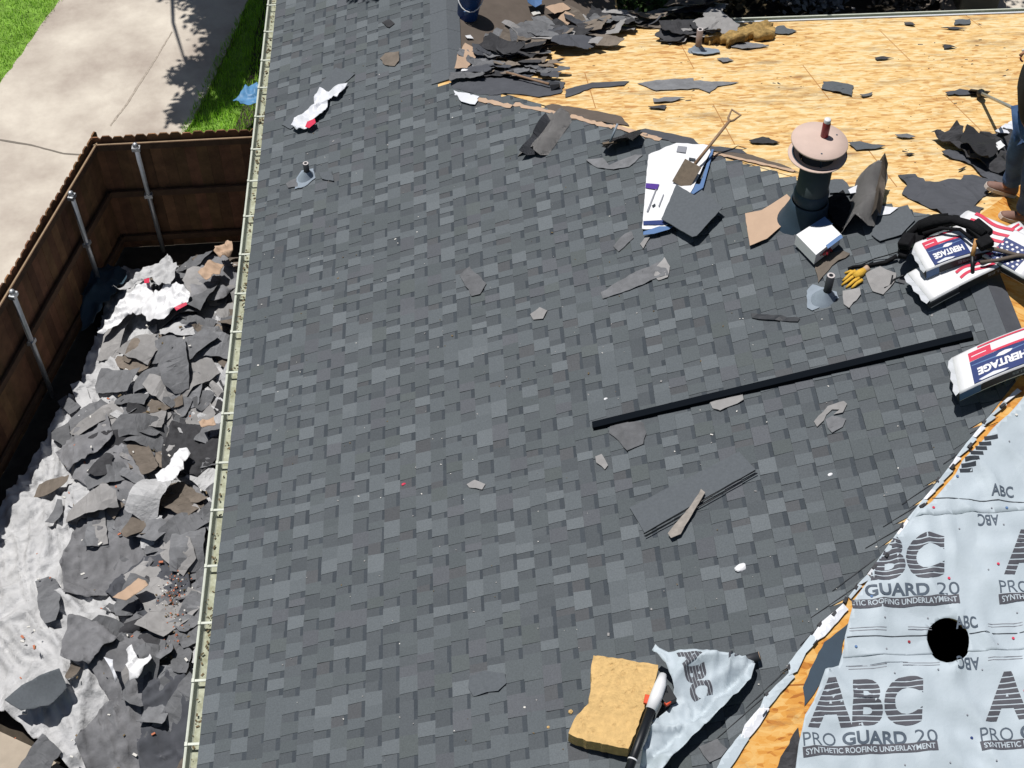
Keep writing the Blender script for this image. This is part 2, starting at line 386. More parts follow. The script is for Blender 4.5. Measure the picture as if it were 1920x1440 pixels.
tag(slab('patio', P2([(-60, 1360), (0, 1372), (60, 1400), (135, 1450), (150, 1560), (-90, 1560)], GZ + .03), lambda x, y: GZ, .035, .05, 'patio', .4), kind='structure')
tag(slab('side_soil', [(-1.55, 13.9), (-.95, 16.4), (-.6, 24), (.4, 24), (.4, 13.9)], gg, .002, .1, 'soil', .5), kind='structure')
tag(slab('back_soil', [(3.5, 14), (3.5, 26), (22, 26), (22, 14)], gg, .0, .1, 'soil', 1), kind='structure')
tag(slab('back_path', P2([(1790, -80), (1850, 24), (1830, 60), (2300, 60), (2300, -80)], GZ), gg, .02, .05, 'concrete', .5), kind='structure')

for px in ([(206, 236), (236, 196), (258, 160), (290, 112), (322, 60), (324, 61), (293, 113), (261, 162), (239, 198), (208, 238)],):
    tag(slab('driveway_crack', jag(P2(px, GZ), .08, .006), gg, .0145, .003, 'concrete_dk', 0), kind='structure')
# grass in the two visible patches
def grass(name, n, poly, hgt, seed):
    rg = random.Random(seed); bm = bmesh.new(); xs = [p[0] for p in poly]; ys = [p[1] for p in poly]
    def inside(x, y):
        c = False
        for i in range(len(poly)):
            (x1, y1), (x2, y2) = poly[i - 1], poly[i]
            if (y1 > y) != (y2 > y) and x < (x2 - x1) * (y - y1) / (y2 - y1) + x1: c = not c
        return c
    k = 0
    while k < n:
        x, y = rg.uniform(min(xs), max(xs)), rg.uniform(min(ys), max(ys))
        if not inside(x, y): continue
        k += 1
        if nz(x, y, 5) < -.25 and rg.random() < .6: continue
        a = rg.uniform(0, 6.28); h = hgt * rg.uniform(.5, 1.3); wd = .006; dx, dy = math.cos(a), math.sin(a); l = rg.uniform(.1, .7) * h
        p = [(x - dx * wd, y - dy * wd, GZ), (x + dx * wd, y + dy * wd, GZ), (x + dy * l, y - dx * l, GZ + h)]
        bm.faces.new([bm.verts.new(q) for q in p])
    o = obj(name, bm, 'blade'); tag(o, kind='stuff'); return o
tag(grass('grass', 16000, [(-6.6, 14.8), (-5.35, 14.8), (-4.6, 17.4), (-4.3, 18.6), (-4.0, 19.6), (-3.85, 21), (-6.6, 21)], .07, 3), 'bright sunlit lawn grass at the far corner beyond the driveway', 'grass')
tag(grass('grass', 14000, [(-2.0, 14.3), (-1.75, 16.1), (-1.45, 17.7), (-1.0, 19.5), (-.9, 21), (-.1, 21), (-.1, 14.3)], .09, 4), 'shaded grass strip between the driveway and the gutter', 'grass')

# ================================================================== THE HOUSE
house = thing('house', 'hip-roofed house with dark shingles, bare wood decking behind and pale sheet at lower right', 'house')
# --- sheathing
slab('left_deck', [(0, NY0), (RX, RX + NY0), (RX, 8.35), (2.15, 12.6), (2.15, 21), (0, 21)], gl, -.001, .012, 'osb', 0, house)
slab('far_deck', [(RX, 8.35), (12.4, 14.35), (3.95, 14.35), (2.2, 12.6)], gf, .0, .012, 'osb', 0, house)
slab('right_deck', [(RX, 8.35), (RX, 6.7), (12.8, NY0), (12.8, 14.75)], gr, .0, .012, 'osb2', 0, house)
slab('wing_deck', [(2.15, 12.6), (4.3, 14.75), (4.3, 21), (2.15, 21)], gw, .0, .012, 'osb', 0, house)
hc = at(1776, 1204, 'N')
hole = [(hc.x + math.cos(a) * r_, hc.y + math.sin(a) * r_) for a, r_ in ((i / 18 * 6.28318, .17 + .008 * math.sin(i * 2.3) + .006 * math.cos(i * 1.1)) for i in range(18))]
slab('near_deck', [(RX, 6.7), (0, NY0), (12.8, NY0)], gn, .0, .012, 'osb2', 0, house, hole=hole)
# --- walls, fascia, dark attic floor
b = bmesh.new()
box(b, (.5, 10.6, -1.4), (.12, 20.8, 2.4)); box(b, (8.3, 13.8, -1.4), (8.0, .12, 2.4)); box(b, (3.8, 17.4, -1.4), (.12, 7.2, 2.4)); box(b, (6.4, .9, -1.4), (11.7, .12, 2.4)); box(b, (12.3, 7.3, -1.4), (.12, 12.8, 2.4))
obj('wall', b, 'wall', house)
b = bmesh.new(); box(b, (6.4, 7.3, -.18), (11.9, 13, .03)); box(b, (2.2, 17.3, -.18), (3.4, 7, .03)); obj('attic_floor', b, 'attic', house)
b = bmesh.new(); box(b, (.012, 10.5, -.09), (.02, 21, .14)); box(b, (8.2, 14.33, .04), (8.4, .02, .14)); box(b, (4.27, 17.8, -.08), (.02, 6.4, .14)); obj('fascia', b, 'gutter', house)

# --- the laminated shingles, one raised cell at a time
rg = random.Random(11)
def tone(kind):
    r = rg.random()
    if kind == 'tab':
        c = (117, 123, 127) if r < .18 else (108, 114, 118) if r < .55 else (101, 107, 110) if r < .86 else (105, 108, 113) if r < .95 else (102, 108, 109)
    elif kind == 'gap': c = (99, 104, 108) if r < .4 else (94, 99, 103) if r < .9 else (97, 99, 102)
    else: c = (77, 83, 89)
    j = rg.uniform(-5, 3); return A(*[v + j for v in c])
bm = bmesh.new(); lay = bm.loops.layers.float_color.new('tone')
def hipclip(p):
    x, y, z = p; lo_ = x + NY0 + .005; y = max(y, lo_)
    if x > 2.2: y = min(y, max(lo_, FY0 - x + .02))
    return (x, y, z)
def quad(ps, c):
    ps = [hipclip(p) for p in ps]
    if len(set((round(p[0], 5), round(p[1], 5)) for p in ps)) < 2 or max(p[1] for p in ps) - min(p[1] for p in ps) < 1e-4 and max(p[0] for p in ps) - min(p[0] for p in ps) < 1e-4: return
    f = bm.faces.new([bm.verts.new(p) for p in ps])
    for l in f.loops: l[lay] = c
EXP = .135
def course_limits(x):
    y0 = x - .06 + NY0
    if x < 2.02: return y0, 20.5
    return y0, (FY0 - x - .03 + rg.uniform(-.03, .05)) if x > 2.3 else 12.52
ncourse = int(6.28 / EXP)
for k in range(ncourse + 1):
    x0 = k * EXP - .012; x1 = x0 + EXP + .012
    ylo, yhi = course_limits(x0 + .03)
    ylo = max(ylo, 3.2); y = ylo; tab = rg.random() < .5
    wav = rg.uniform(-.004, .004)
    while y < yhi:
        wd = rg.choice((.08, .10, .12, .14, .17)) * rg.uniform(.9, 1.1) if tab else rg.choice((.065, .085, .105, .135)) * rg.uniform(.9, 1.1)
        ye = min(yhi, y + wd)
        xx0 = x0 + wav + rg.uniform(-.002, .002)
        if tab:
            h0, h1 = .0125, .0055; c = tone('tab'); tw = rg.uniform(-.004, .009)
            ya, yb = y - tw, ye + tw
            quad([(xx0, ya, m * xx0 + h0), (xx0, yb, m * xx0 + h0), (x1, ye, m * x1 + h1), (x1, y, m * x1 + h1)][::-1], c)
            quad([(xx0, yb, m * xx0 + h0), (xx0, ya, m * xx0 + h0), (xx0, ya, m * xx0), (xx0, yb, m * xx0)][::-1], tone('dark'))
            quad([(xx0, ya, m * xx0 + h0), (x1, y, m * x1 + h1), (x1, y, m * x1), (xx0, ya, m * xx0)][::-1], tone('dark'))
            quad([(x1, ye, m * x1 + h1), (xx0, yb, m * xx0 + h0), (xx0, yb, m * xx0), (x1, ye, m * x1)][::-1], tone('dark'))
        else:
            h0, h1 = .0075, .0025; c = tone('gap'); xm = x1 - rg.choice((.0, .034, .040, .044, .048)); hm = h0 + (h1 - h0) * (xm - xx0) / (x1 - xx0)
            quad([(xx0, y, m * xx0 + h0), (xx0, ye, m * xx0 + h0), (xm, ye, m * xm + hm), (xm, y, m * xm + hm)][::-1], c)
            quad([(xm, y, m * xm + hm), (xm, ye, m * xm + hm), (x1, ye, m * x1 + h1), (x1, y, m * x1 + h1)][::-1], tone('dark'))
            quad([(xx0, ye, m * xx0 + h0), (xx0, y, m * xx0 + h0), (xx0, y, m * xx0), (xx0, ye, m * xx0)][::-1], tone('dark'))
        y = ye; tab = not tab if rg.random() < .86 else tab
bmesh.ops.recalc_face_normals(bm, faces=bm.faces[:])
for f in bm.faces:
    f.normal_update()
    if f.normal.z < -.1: f.normal_flip()
obj('shingle_slope', bm, 'shingle', house)

# ridge caps
for k in range(42):
    y = 12.58 + k * .19
    o = slab('ridge_cap', [(1.955, y), (2.15, y - .005), (2.30, y), (2.30, y + .21), (2.15, y + .21), (1.955, y + .21)], lambda x, y_: min(gl(x, y_), gw(x, y_)), .02 + (k % 2) * .002, .012, 'strip', .1, house)
slab('ridge_strip', [(6.26, 6.6), (6.4, 6.72), (6.4, 8.3), (6.28, 8.4)], gl, .016, .01, 'strip', .3, house)
slab('ridge_strip', [(6.4, 6.7), (6.56, 6.6), (6.56, 8.5), (6.4, 8.35)], gr, .02, .01, 'feltgrey', .3, house)
# brown felt on the wing slope
slab('wing_felt', jag([(2.30, 12.62), (3.6, 13.9), (4.25, 14.6), (4.3, 21), (2.30, 21)], .2, .03), gw, .006, .004, 'felt', .4, house)

# gutters
def gutter(parent, xs_fn, a0, a1):
    prof = [(0, -.015), (-.002, -.105), (-.085, -.105), (-.115, -.06), (-.128, -.012), (-.118, -.008), (-.108, -.012), (-.108, -.058), (-.082, -.097), (-.008, -.097), (-.006, -.015)]
    b = bmesh.new(); r0 = [b.verts.new(xs_fn(p[0], a0, p[1])) for p in prof]; r1 = [b.verts.new(xs_fn(p[0], a1, p[1])) for p in prof]
    for i in range(len(prof)):
        j = (i + 1) % len(prof); f = b.faces.new((r0[i], r0[j], r1[j], r1[i])); f.material_index = 1 if i in (8,) else 0
    b.faces.new(r0[::-1]); b.faces.new(r1)
    o = obj('gutter', b, ['gutter', 'gutterin'], parent, doublecheck=True)
    return o
gt = gutter(house, lambda u, v, z: (u, v, z), 3.0, 21)
yy = 3.45
while yy < 20.5:
    b = bmesh.new(); box(b, (-.06, yy, -.008), (.128, .022, .007)); box(b, (-.118, yy, -.003), (.022, .034, .012)); h_ = obj('gutter_hanger', b, 'gutter', gt)
    yy += rnd.uniform(.52, .60)
gt2 = gutter(house, lambda u, v, z: (v, 14.36 - u, z + .13), 4.6, 12.5)
# drip edge of the far slope
b = bmesh.new(); box(b, (8.3, 14.35, .152), (8.0, .05, .006), Matrix.Rotation(-math.atan(m), 3, 'X')); obj('drip_edge', b, 'white2', house)
# litter in the gutter
b = bmesh.new(); r2 = random.Random(5)
for k in range(420):
    y = r2.uniform(9.5, 20) if r2.random() < .75 else r2.uniform(3.5, 9.5)
    x = r2.uniform(-.1, -.01); s = r2.uniform(.006, .018); z = -.095 + r2.uniform(0, .03)
    a = r2.uniform(0, 3.14); F = Matrix.Rotation(a, 3, 'Z') @ Matrix.Rotation(r2.uniform(-.5, .5), 3, 'X')
    box(b, (x, y, z), (s * 1.8, s, .003), F)
tag(obj('gutter_litter', b, 'deadleaf'), 'dry leaf litter lying in the left gutter', 'leaf litter', kind='stuff')

# --- underlayment on the near slope, three lapped sheets
def uh(x, y):
    a = nz(x + .35 * y, y * .6 - .2 * x, 3.2, 2); b_ = nz(x * .6 - y, x + y, 2.2, 9)
    return .018 + .030 * max(0, 1 - abs(a) * 3.5) + .020 * max(0, 1 - abs(b_) * 4) + .006 * nz(x, y, 9, 3)
def hipx(y): return 12.8 - (y - NY0) - .02
e3 = [(1916, 752), (1890, 782), (1864, 806), (1843, 829), (1823, 851), (1802, 870), (1790, 893), (1764, 925), (1746, 945), (1714, 974)]
e2 = [(1714, 962), (1690, 1000), (1655, 1040), (1625, 1095), (1600, 1130), (1592, 1160), (1582, 1200), (1580, 1236)]
e1 = [(1580, 1222), (1572, 1250), (1545, 1262), (1524, 1320), (1508, 1345), (1496, 1400), (1490, 1450), (1478, 1560)]
y3, y2 = at(1714, 972, 'N').y, at(1580, 1236, 'N').y
yt2, yt1 = at(1714, 950, 'N').y, at(1580, 1212, 'N').y
P3 = P2(e3, 'N'); P3 += [(hipx(y3), y3 - .01), (RX + .05, 6.62)]
aa = math.asin(max(-1, min(1, (y2 - .004 - hc.y) / .146)))
Pm = P2(e2, 'N'); Pm += [(hc.x + math.cos(a) * (.146 + .003 * math.sin(a * 5)), hc.y + math.sin(a) * (.146 + .003 * math.sin(a * 5))) for a in [math.pi - aa - (math.pi - 2 * aa) * i / 20 for i in range(21)]] + [(hipx(y2), y2 - .03), (hipx(yt2), yt2)]
Pb = P2(e1, 'N'); Pb += [(hipx(Pb[-1][1]), Pb[-1][1]), (hipx(yt1), yt1)] + [(hc.x + math.cos(a) * .152, hc.y + math.sin(a) * .152) for a in [math.asin(min(1, max(-1, (yt1 - hc.y) / .152))) - (math.pi + 2 * math.asin(min(1, max(-1, (yt1 - hc.y) / .152)))) * i / 12 for i in range(13)]]
U3 = slab('underlayment', jag(P3, .15, .006), gn, lambda x, y: uh(x, y) + .010, .003, 'under', .045, house, True)
U2 = slab('underlayment', jag(Pm, .15, .006), gn, lambda x, y: uh(x, y) + .005, .003, 'under', .04, house, True)
U1 = slab('underlayment', jag(Pb, .15, .006), gn, uh, .003, 'under', .04, house, True)
def put_text(name, parent, s, p0, p1, hgt, material, up=1, dh=.004, bold=0., shear=0., bands=0, gap=0., space=1.0, pl='N', hf=uh, nx=8, ny=4, mirror=False):
    """lettering printed on a sheet: p0, p1 ends of the baseline seen in the photo, hgt = letter height in metres"""
    bm = text_bm(s, bold, space)
    if bands: stripes_bm(bm, bands, gap)
    if CLIP: nx, ny = nx * 2, ny * 3
    cut_bm(bm, nx, ny)
    a, b = at(*p0, pl), at(*p1, pl); d = Vector((b.x - a.x, b.y - a.y)); L = d.length; d /= L; n = Vector((-d.y, d.x)) * up
    k = math.cos(math.atan(m))
    for v in bm.verts:
        u, w_ = v.co.x * L + shear * v.co.y * hgt, v.co.y * hgt * k
        X = a.x + d.x * u + n.x * w_; Y = a.y + d.y * u + n.y * w_; v.co = (X, Y, GF[pl](X, Y) + hf(X, Y) + dh)
    if CLIP:
        dead = [f for f in bm.faces if not inside_poly(f.calc_center_median(), CLIP)]
        bmesh.ops.delete(bm, geom=dead, context='FACES')
    bmesh.ops.recalc_face_normals(bm, faces=bm.faces[:])
    for f in bm.faces:
        if f.normal.z < 0: f.normal_flip()
    return obj(name, bm, material, parent)
CLIP = None
def inside_poly(p, poly):
    c = False
    for i in range(len(poly)):
        (x1, y1), (x2, y2) = poly[i - 1], poly[i]
        if (y1 > p.y) != (y2 > p.y) and p.x < (x2 - x1) * (p.y - y1) / (y2 - y1) + x1: c = not c
    return c
def scale_at(px, py, pl='N'): return (at(px, py, pl) - at(px + 1, py, pl)).length
def bar(name, parent, p0, p1, hgt, material, hf, dh, pl='N'):
    a, b = at(*p0, pl), at(*p1, pl); d = Vector((b.x - a.x, b.y - a.y)).normalized(); n = Vector((-d.y, d.x)) * hgt
    return slab(name, [tuple(a.xy), tuple(b.xy), tuple((b.xy + n)), tuple((a.xy + n))], GF[pl], lambda x, y: hf(x, y) + dh, .001, material, .04, parent)
def logo(parent, hf, x0, xb, y_abc, x2, y_pro, y_bar, habc=.335, whole=True):
    # x0, x2: left/right end of the block at its base line
    w_ = x2 - x0; y_pro -= 4; xb = xb or x0
    put_text('printed_letters', parent, 'ABC', (x0 + .03 * w_, y_abc), (x0 + .88 * w_, y_abc - .02 * w_), habc, 'ink', space=1.08, bold=.05, shear=.16, bands=9, gap=.030, hf=hf, nx=14, ny=2)
    put_text('printed_words', parent, 'PRO', (x0, y_pro + .01 * w_), (x0 + .245 * w_, y_pro + .005 * w_), .088, 'ink2', bold=-.004, hf=hf)
    put_text('printed_words', parent, 'GUARD', (x0 + .295 * w_, y_pro), (x0 + .775 * w_, y_pro - .005 * w_), .088, 'ink2', bold=.03, hf=hf)
    put_text('printed_words', parent, '20', (x0 + .835 * w_, y_pro - .01 * w_), (x0 + w_, y_pro - .015 * w_), .088, 'ink2', bold=-.004, hf=hf)
    bar('printed_band', parent, (xb, y_bar + .01 * w_), (x0 + w_, y_bar - .03 * w_), .060, 'ink', hf, .0045)
    put_text('printed_words', parent, 'SYNTHETIC ROOFING UNDERLAYMENT', (x0 + .02 * w_, y_bar - 3 + .008 * w_), (x0 + .98 * w_, y_bar - 3 - .03 * w_), .038, 'under', bold=.018, hf=hf, dh=.007, nx=12, ny=2)
h2 = lambda x, y: uh(x, y) + .005; h3 = lambda x, y: uh(x, y) + .010
logo(U1, uh, 1505, 0, 1371, 1756, 1406, 1422)
logo(U1, uh, 1838, 0, 1358, 2085, 1396, 1410)
logo(U2, h2, 1872, 0, 1085, 2110, 1120, 1135)
CLIP = Pm
pr = logo(U2, h2, 1547, 1596, 1097, 1797, 1129, 1146)
CLIP = None
# small lettering beside the laps
def small(parent, hf, p0, p1, hgt=.085): put_text('printed_letters', parent, 'ABC', p0, p1, hgt, 'ink2', bold=.02, hf=hf)
small(U3, h3, (1855, 939), (1898, 941)); small(U2, h2, (1790, 1186), (1830, 1185))
small(U2, h2, (1868, 972), (1829, 971)); small(U1, uh, (1833, 1236), (1789, 1238))
bar('printed_lap_line', U3, (1745, 941), (2000, 955), .006, 'inkdk', h3, .003)
bar('printed_lap_line', U2, (1586, 1202), (1736, 1197), .006, 'inkdk', h2, .003); bar('printed_lap_line', U2, (1815, 1194.5), (1990, 1189), .006, 'inkdk', h2, .003)
bar('printed_lap_line', U1, (1585, 1252), (1700, 1247), .002, 'ink2', uh, .003)
for (q0, q1) in (((1590, 1190), (1660, 1188)), ((1700, 1187), (1745, 1186)), ((1850, 1180), (1915, 1178)), ((1590, 1258), (1660, 1256)), ((1690, 1254), (1760, 1252)), ((1850, 1244), (1915, 1240))):
    sh = h2 if q0[1] < 1200 else uh; par = U2 if q0[1] < 1200 else U1
    for dy in (0, 5): bar('printed_small_print', par, (q0[0], q0[1] - dy), (q1[0], q1[1] - dy), .004, 'greyprint', sh, .003)
# striped part of a letter near the top of the upper sheet
for i, (x0_, x1_, y_) in enumerate(((1843, 1867, 833), (1833, 1856, 843), (1826, 1848, 852), (1816, 1841, 862), (1807, 1833, 872), (1801, 1827, 882), (1798, 1822, 891))):
    bar('printed_stripe', U3, (x0_, y_), (x1_, y_ - 1), .027, 'inkdk', h3, .004)
# coloured cap nails
rc = random.Random(21)
caps = [(1776, 1092, 'red'), (1703, 1207, 'redcan'), (1898, 1200, 'red'), (1603, 1218, 'pblue'), (1748, 958, 'red'), (1884, 960, 'pblue'), (1820, 1387, 'navy'), (1918, 1302, 'red'), (1868, 1065, 'red'), (1632, 1124, 'pblue'),
        (1850, 1075, 'greyprint'), (1656, 1166, 'greyprint'), (1738, 1163, 'greyprint'), (1904, 1155, 'greyprint'), (1660, 1222, 'greyprint'), (1868, 1213, 'greyprint'), (1756, 1262, 'greyprint'), (1840, 1259, 'greyprint'), (1675, 1268, 'greyprint'),
        (1811, 1346, 'greyprint'), (1864, 1434, 'greyprint'), (1778, 1437, 'greyprint'), (1694, 1440, 'greyprint'), (1796, 998, 'greyprint'), (1878, 992, 'greyprint'), (1903, 784, 'pebble'), (1793, 898, 'pblue'), (1888, 838, 'greyprint'), (1856, 960, 'greyprint')]
for x, y, c_ in caps:
    par, hf = (U3, h3) if y < 972 else (U2, h2) if y < 1232 else (U1, uh)
    p = at(x, y, 'N'); b = bmesh.new(); z = gn(p.x, p.y) + hf(p.x, p.y) + .003
    cyl(b, (p.x, p.y, z), (p.x, p.y, z + .004), .010 if c_ != 'greyprint' else .006, n=10); obj('cap_nail', b, c_, par)

# --- the strip of bare deck, white starter pieces and ragged felt with painted shade along the near hip
def ends(px): return P2(px, 'N')
slab('hip_felt_and_shade', jag(ends([(1505, 1290), (1530, 1235), (1545, 1205), (1592, 1168), (1580, 1205), (1576, 1250), (1548, 1262), (1520, 1310), (1508, 1325)]), .04, .006), gn, .010, .003, 'flueb', .1, house)  # slate slab paints the underlayment's underside and the shade below it
slab('hip_felt_and_shade', jag(ends([(1440, 1470), (1470, 1410), (1496, 1365), (1500, 1400), (1494, 1480)]), .04, .008), gn, wrinkle(.03, 9, 4), .003, 'scrap_dk', .04, house)
wr = random.Random(3)
lf = [(1906, 732), (1880, 756), (1856, 781), (1838, 802), (1822, 821), (1806, 840), (1792, 858), (1777, 880), (1761, 901), (1746, 920), (1730, 938), (1715, 957), (1699, 976), (1680, 1003), (1660, 1031), (1640, 1060), (1625, 1080), (1608, 1098), (1590, 1122)]
strips = [[lf[i], lf[i + 1], (lf[i + 1][0] + wr.uniform(4, 7), lf[i + 1][1] + wr.uniform(1, 5)), (lf[i][0] + wr.uniform(7, 10), lf[i][1] + wr.uniform(3, 7))] for i in range(len(lf) - 1)]
nup = len(strips)
strips += [
          [(1580, 1135), (1590, 1146), (1545, 1196), (1528, 1206), (1520, 1196), (1540, 1166)], [(1520, 1190), (1536, 1200), (1510, 1228), (1494, 1262), (1478, 1270), (1478, 1244)],
          [(1480, 1262), (1490, 1272), (1462, 1302), (1440, 1330), (1424, 1330), (1432, 1308)], [(1430, 1322), (1442, 1332), (1424, 1362), (1404, 1386), (1386, 1388), (1396, 1360)], [(1388, 1378), (1404, 1388), (1384, 1420), (1350, 1470), (1330, 1470), (1352, 1424)]]
for i, p_ in enumerate(strips):
    o = slab('starter_strip', jag(ends(p_), .05, .003, wr), groof, wrinkle(.006, 9, i, .022), .003, 'under' if i % 3 else 'white2', .04, house)
    if i > nup and i % 2:
        a = p_[0]; bar('printed_stripe', o, (p_[1][0] - 6, p_[1][1] + 4), (p_[1][0] - 14, p_[1][1] + 14), .008, 'inkdk', lambda x, y: .036, .003)
# nail heads sticking up along the hip and dark edges of the cut shingles
for i, (x, y) in enumerate([(1880, 760), (1846, 790), (1819, 835), (1786, 875), (1759, 900), (1730, 948), (1692, 985), (1664, 1040), (1640, 1062), (1606, 1100), (1585, 1125), (1565, 1150), (1538, 1170), (1480, 1250), (1440, 1300)]):
    p = at(x, y, 'L', .02); b = bmesh.new(); box(b, p, (.05, .022, .012), Matrix.Rotation(rnd.uniform(.5, 1.1), 3, 'Z')); obj('hip_shingle_edge', b, 'scrap_dk', house)
for i, (q0, q1) in enumerate([((1870, 785), (1818, 815)), ((1820, 835), (1768, 872)), ((1760, 900), (1690, 948)), ((1735, 940), (1655, 990)), ((1690, 990), (1622, 1030)), ((1640, 1050), (1560, 1110)), ((1600, 1105), (1520, 1160)), ((1560, 1150), (1500, 1212)), ((1492, 1240), (1398, 1330)), ((1430, 1310), (1340, 1390))]):
    a, b_ = at(*q0, 'L'), at(*q1, 'L'); b = bmesh.new(); tube(b, [a + Vector((0, 0, .016)), b_ + Vector((0, 0, .014))], .0025, 5); obj('hip_shingle_edge', b, 'scrap_dk', house)

# --- grey leftover felt at the right end of the far hip and on the far slope
farfelt = [([(1683, 330), (1716, 328), (1734, 343), (1800, 341), (1806, 330), (1830, 332), (1866, 342), (1836, 378), (1818, 400), (1838, 412), (1780, 408), (1712, 378), (1690, 366), (1700, 352)], 'feltgrey', .07),
           ([(1864, 360), (1820, 384), (1845, 392), (1800, 430), (1760, 408), (1812, 378)], 'feltgrey', .02),
           ([(832, 124), (845, 122), (900, 132), (1000, 120), (1060, 110), (1010, 130), (985, 128), (1010, 138), (990, 146), (1060, 156), (1052, 176), (1010, 184), (970, 178), (920, 176), (880, 168), (850, 160)], 'feltgrey', .02),
           ([(1060, 170), (1088, 162), (1110, 156), (1180, 154), (1170, 162), (1110, 166), (1080, 178), (1060, 184)], 'feltgrey', .015),
           ([(1195, 158), (1230, 152), (1300, 148), (1300, 153), (1385, 156), (1370, 160), (1345, 164), (1330, 176), (1310, 168), (1230, 172)], 'scrap', .02),
           ([(1020, 200), (1035, 197), (1130, 212), (1165, 220), (1180, 238), (1140, 232), (1050, 216)], 'felt', .012),
           ([(1194, 246), (1210, 243), (1260, 252), (1300, 262), (1310, 272), (1390, 282), (1400, 290), (1330, 285), (1270, 270), (1200, 252)], 'feltgrey', .012),
           ([(1340, 285), (1400, 290), (1470, 312), (1500, 326), (1480, 322), (1400, 302)], 'felt', .012)]
for i, (p_, mt_, am) in enumerate(farfelt):
    slab('felt_remnant', jag(P2(p_, 'F'), .06, .012), groof, wrinkle(am * .5, 6, i, .012), .004, mt_, .09, house)
# pale torn edge of old drip felt along the far hip
for i, (q0, q1) in enumerate([((855, 165), (897, 175)), ((897, 176), (960, 192)), ((965, 190), (1060, 214)), ((1070, 216), (1150, 238)), ((1150, 236), (1240, 262)), ((1330, 287), (1420, 306)), ((1420, 306), (1490, 322))]):
    a, b_ = at(*q0, 'F'), at(*q1, 'F'); d = (b_ - a).normalized(); n = Vector((-d.y, d.x, 0)) * .035
    slab('torn_edge', jag([tuple((a - n).xy), tuple((b_ - n).xy), tuple((b_ + n * .4).xy), tuple((a + n * .4).xy)], .04, .012), groof, .016, .004, 'white2' if i < 1 else 'cardboard', .1, house)

# --- vents
def pipe(name_, base_px, pl, r, h, body, boot='leadgrey', br_=.11, label=None):
    p = at(*base_px, pl); b = bmesh.new(); z0 = p.z
    cyl(b, (p.x, p.y, z0 - .05), (p.x, p.y, z0 + h), r, n=18)
    o = obj('vent_pipe', b, body, house)
    b = bmesh.new(); cyl(b, (p.x, p.y, z0 + h - .002), (p.x, p.y, z0 + h + .003), r * .98, n=18); obj('pipe_rim', b, 'pipein', o)
    b = bmesh.new(); cyl(b, (p.x, p.y, z0 + h + .003), (p.x, p.y, z0 + h + .0045), r * .55, n=14); obj('dark_bore_disc', b, 'black', o)  # pipe is solid; a black disc paints the dark of its opening
    b = bmesh.new(); lathe(b, (p.x, p.y, z0 + .004), Vector((0, 0, 1)), [(br_, -.02), (br_ * .75, .02), (r * 1.35, .075), (r * 1.08, .09)], 20); obj('boot', b, boot, o)
    return p, o
pa, oa = pipe('a', (577, 333), 'L', .031, .20, 'pipe')
slab('flashing_plate', jag(P2([(553, 340), (566, 322), (588, 318), (592, 336), (572, 352), (553, 357)], 'L'), .03, .006), gl, .02, .003, 'leadgrey', .1, oa)
pb, ob = pipe('b', (1548, 560), 'L', .033, .27, 'pipe', 'leadgrey', .12)
slab('flashing_plate', jag(P2([(1512, 548), (1523, 536), (1545, 542), (1568, 550), (1572, 562), (1540, 570), (1538, 578), (1522, 585), (1513, 580)], 'L'), .03, .005), gl, .02, .003, 'leadgrey', .1, ob)
pc, oc = pipe('c', (1308, 98), 'F', .036, .31, 'pipetan', 'leadgrey', .12)
slab('flashing_plate', jag(P2([(1290, 95), (1310, 92), (1345, 96), (1350, 102), (1320, 106), (1298, 103)], 'F'), .03, .01), gf, .03, .004, 'leadgrey', .08, oc)
fb = at(1512, 405, 'L'); b = bmesh.new()
cyl(b, (fb.x, fb.y, fb.z - .1), (fb.x, fb.y, fb.z + .66), .137, n=36)
flue = obj('flue', b, 'flue', house)
b = bmesh.new(); lathe(b, (fb.x, fb.y, fb.z), Vector((0, 0, 1)), [(.26, -.08), (.22, .0), (.175, .12), (.165, .18), (.155, .19)], 36); obj('flashing_cone', b, 'flueb', flue)
b = bmesh.new(); lathe(b, (fb.x, fb.y, fb.z + .19), Vector((0, 0, 1)), [(.139, .0), (.152, .02), (.152, .10), (.139, .12)], 36); obj('storm_collar', b, 'flueb', flue)
b = bmesh.new(); lathe(b, (fb.x, fb.y, fb.z + .60), Vector((0, 0, 1)), [(.14, .0), (.15, .03), (.20, .08), (.228, .10), (.232, .112), (.222, .108), (.15, .06)], 40); obj('draft_ring', b, ['flueb'], flue)
cx_, cy_, cz_ = fb.x - .012, fb.y + .02, fb.z + .83
b = bmesh.new()
for a in (0.4, 2.5, 4.6): cyl(b, (fb.x + .17 * math.cos(a), fb.y + .17 * math.sin(a), fb.z + .68), (cx_ + .17 * math.cos(a), cy_ + .17 * math.sin(a), cz_), .008, n=6)
obj('cap_bracket', b, 'flueb', flue)
b = bmesh.new(); r = lathe(b, (cx_, cy_, cz_), Vector((.05, -.04, 1)), [(.0, .006), (.05, .006), (.10, .004), (.236, .0), (.240, -.008), (.238, -.018), (.05, -.012), (0.0, -.012)], 48)
obj('cap_disc', b, 'capdisc', flue, doublecheck=True)
b = bmesh.new(); lathe(b, (fb.x - .022, fb.y - .01, fb.z + .70), Vector((0, 0, 1)), [(.14, -.05), (.20, -.02), (.243, .0), (.246, .008), (.238, .012), (.15, -.01)], 40); obj('draft_dish', b, 'capdisc', flue)

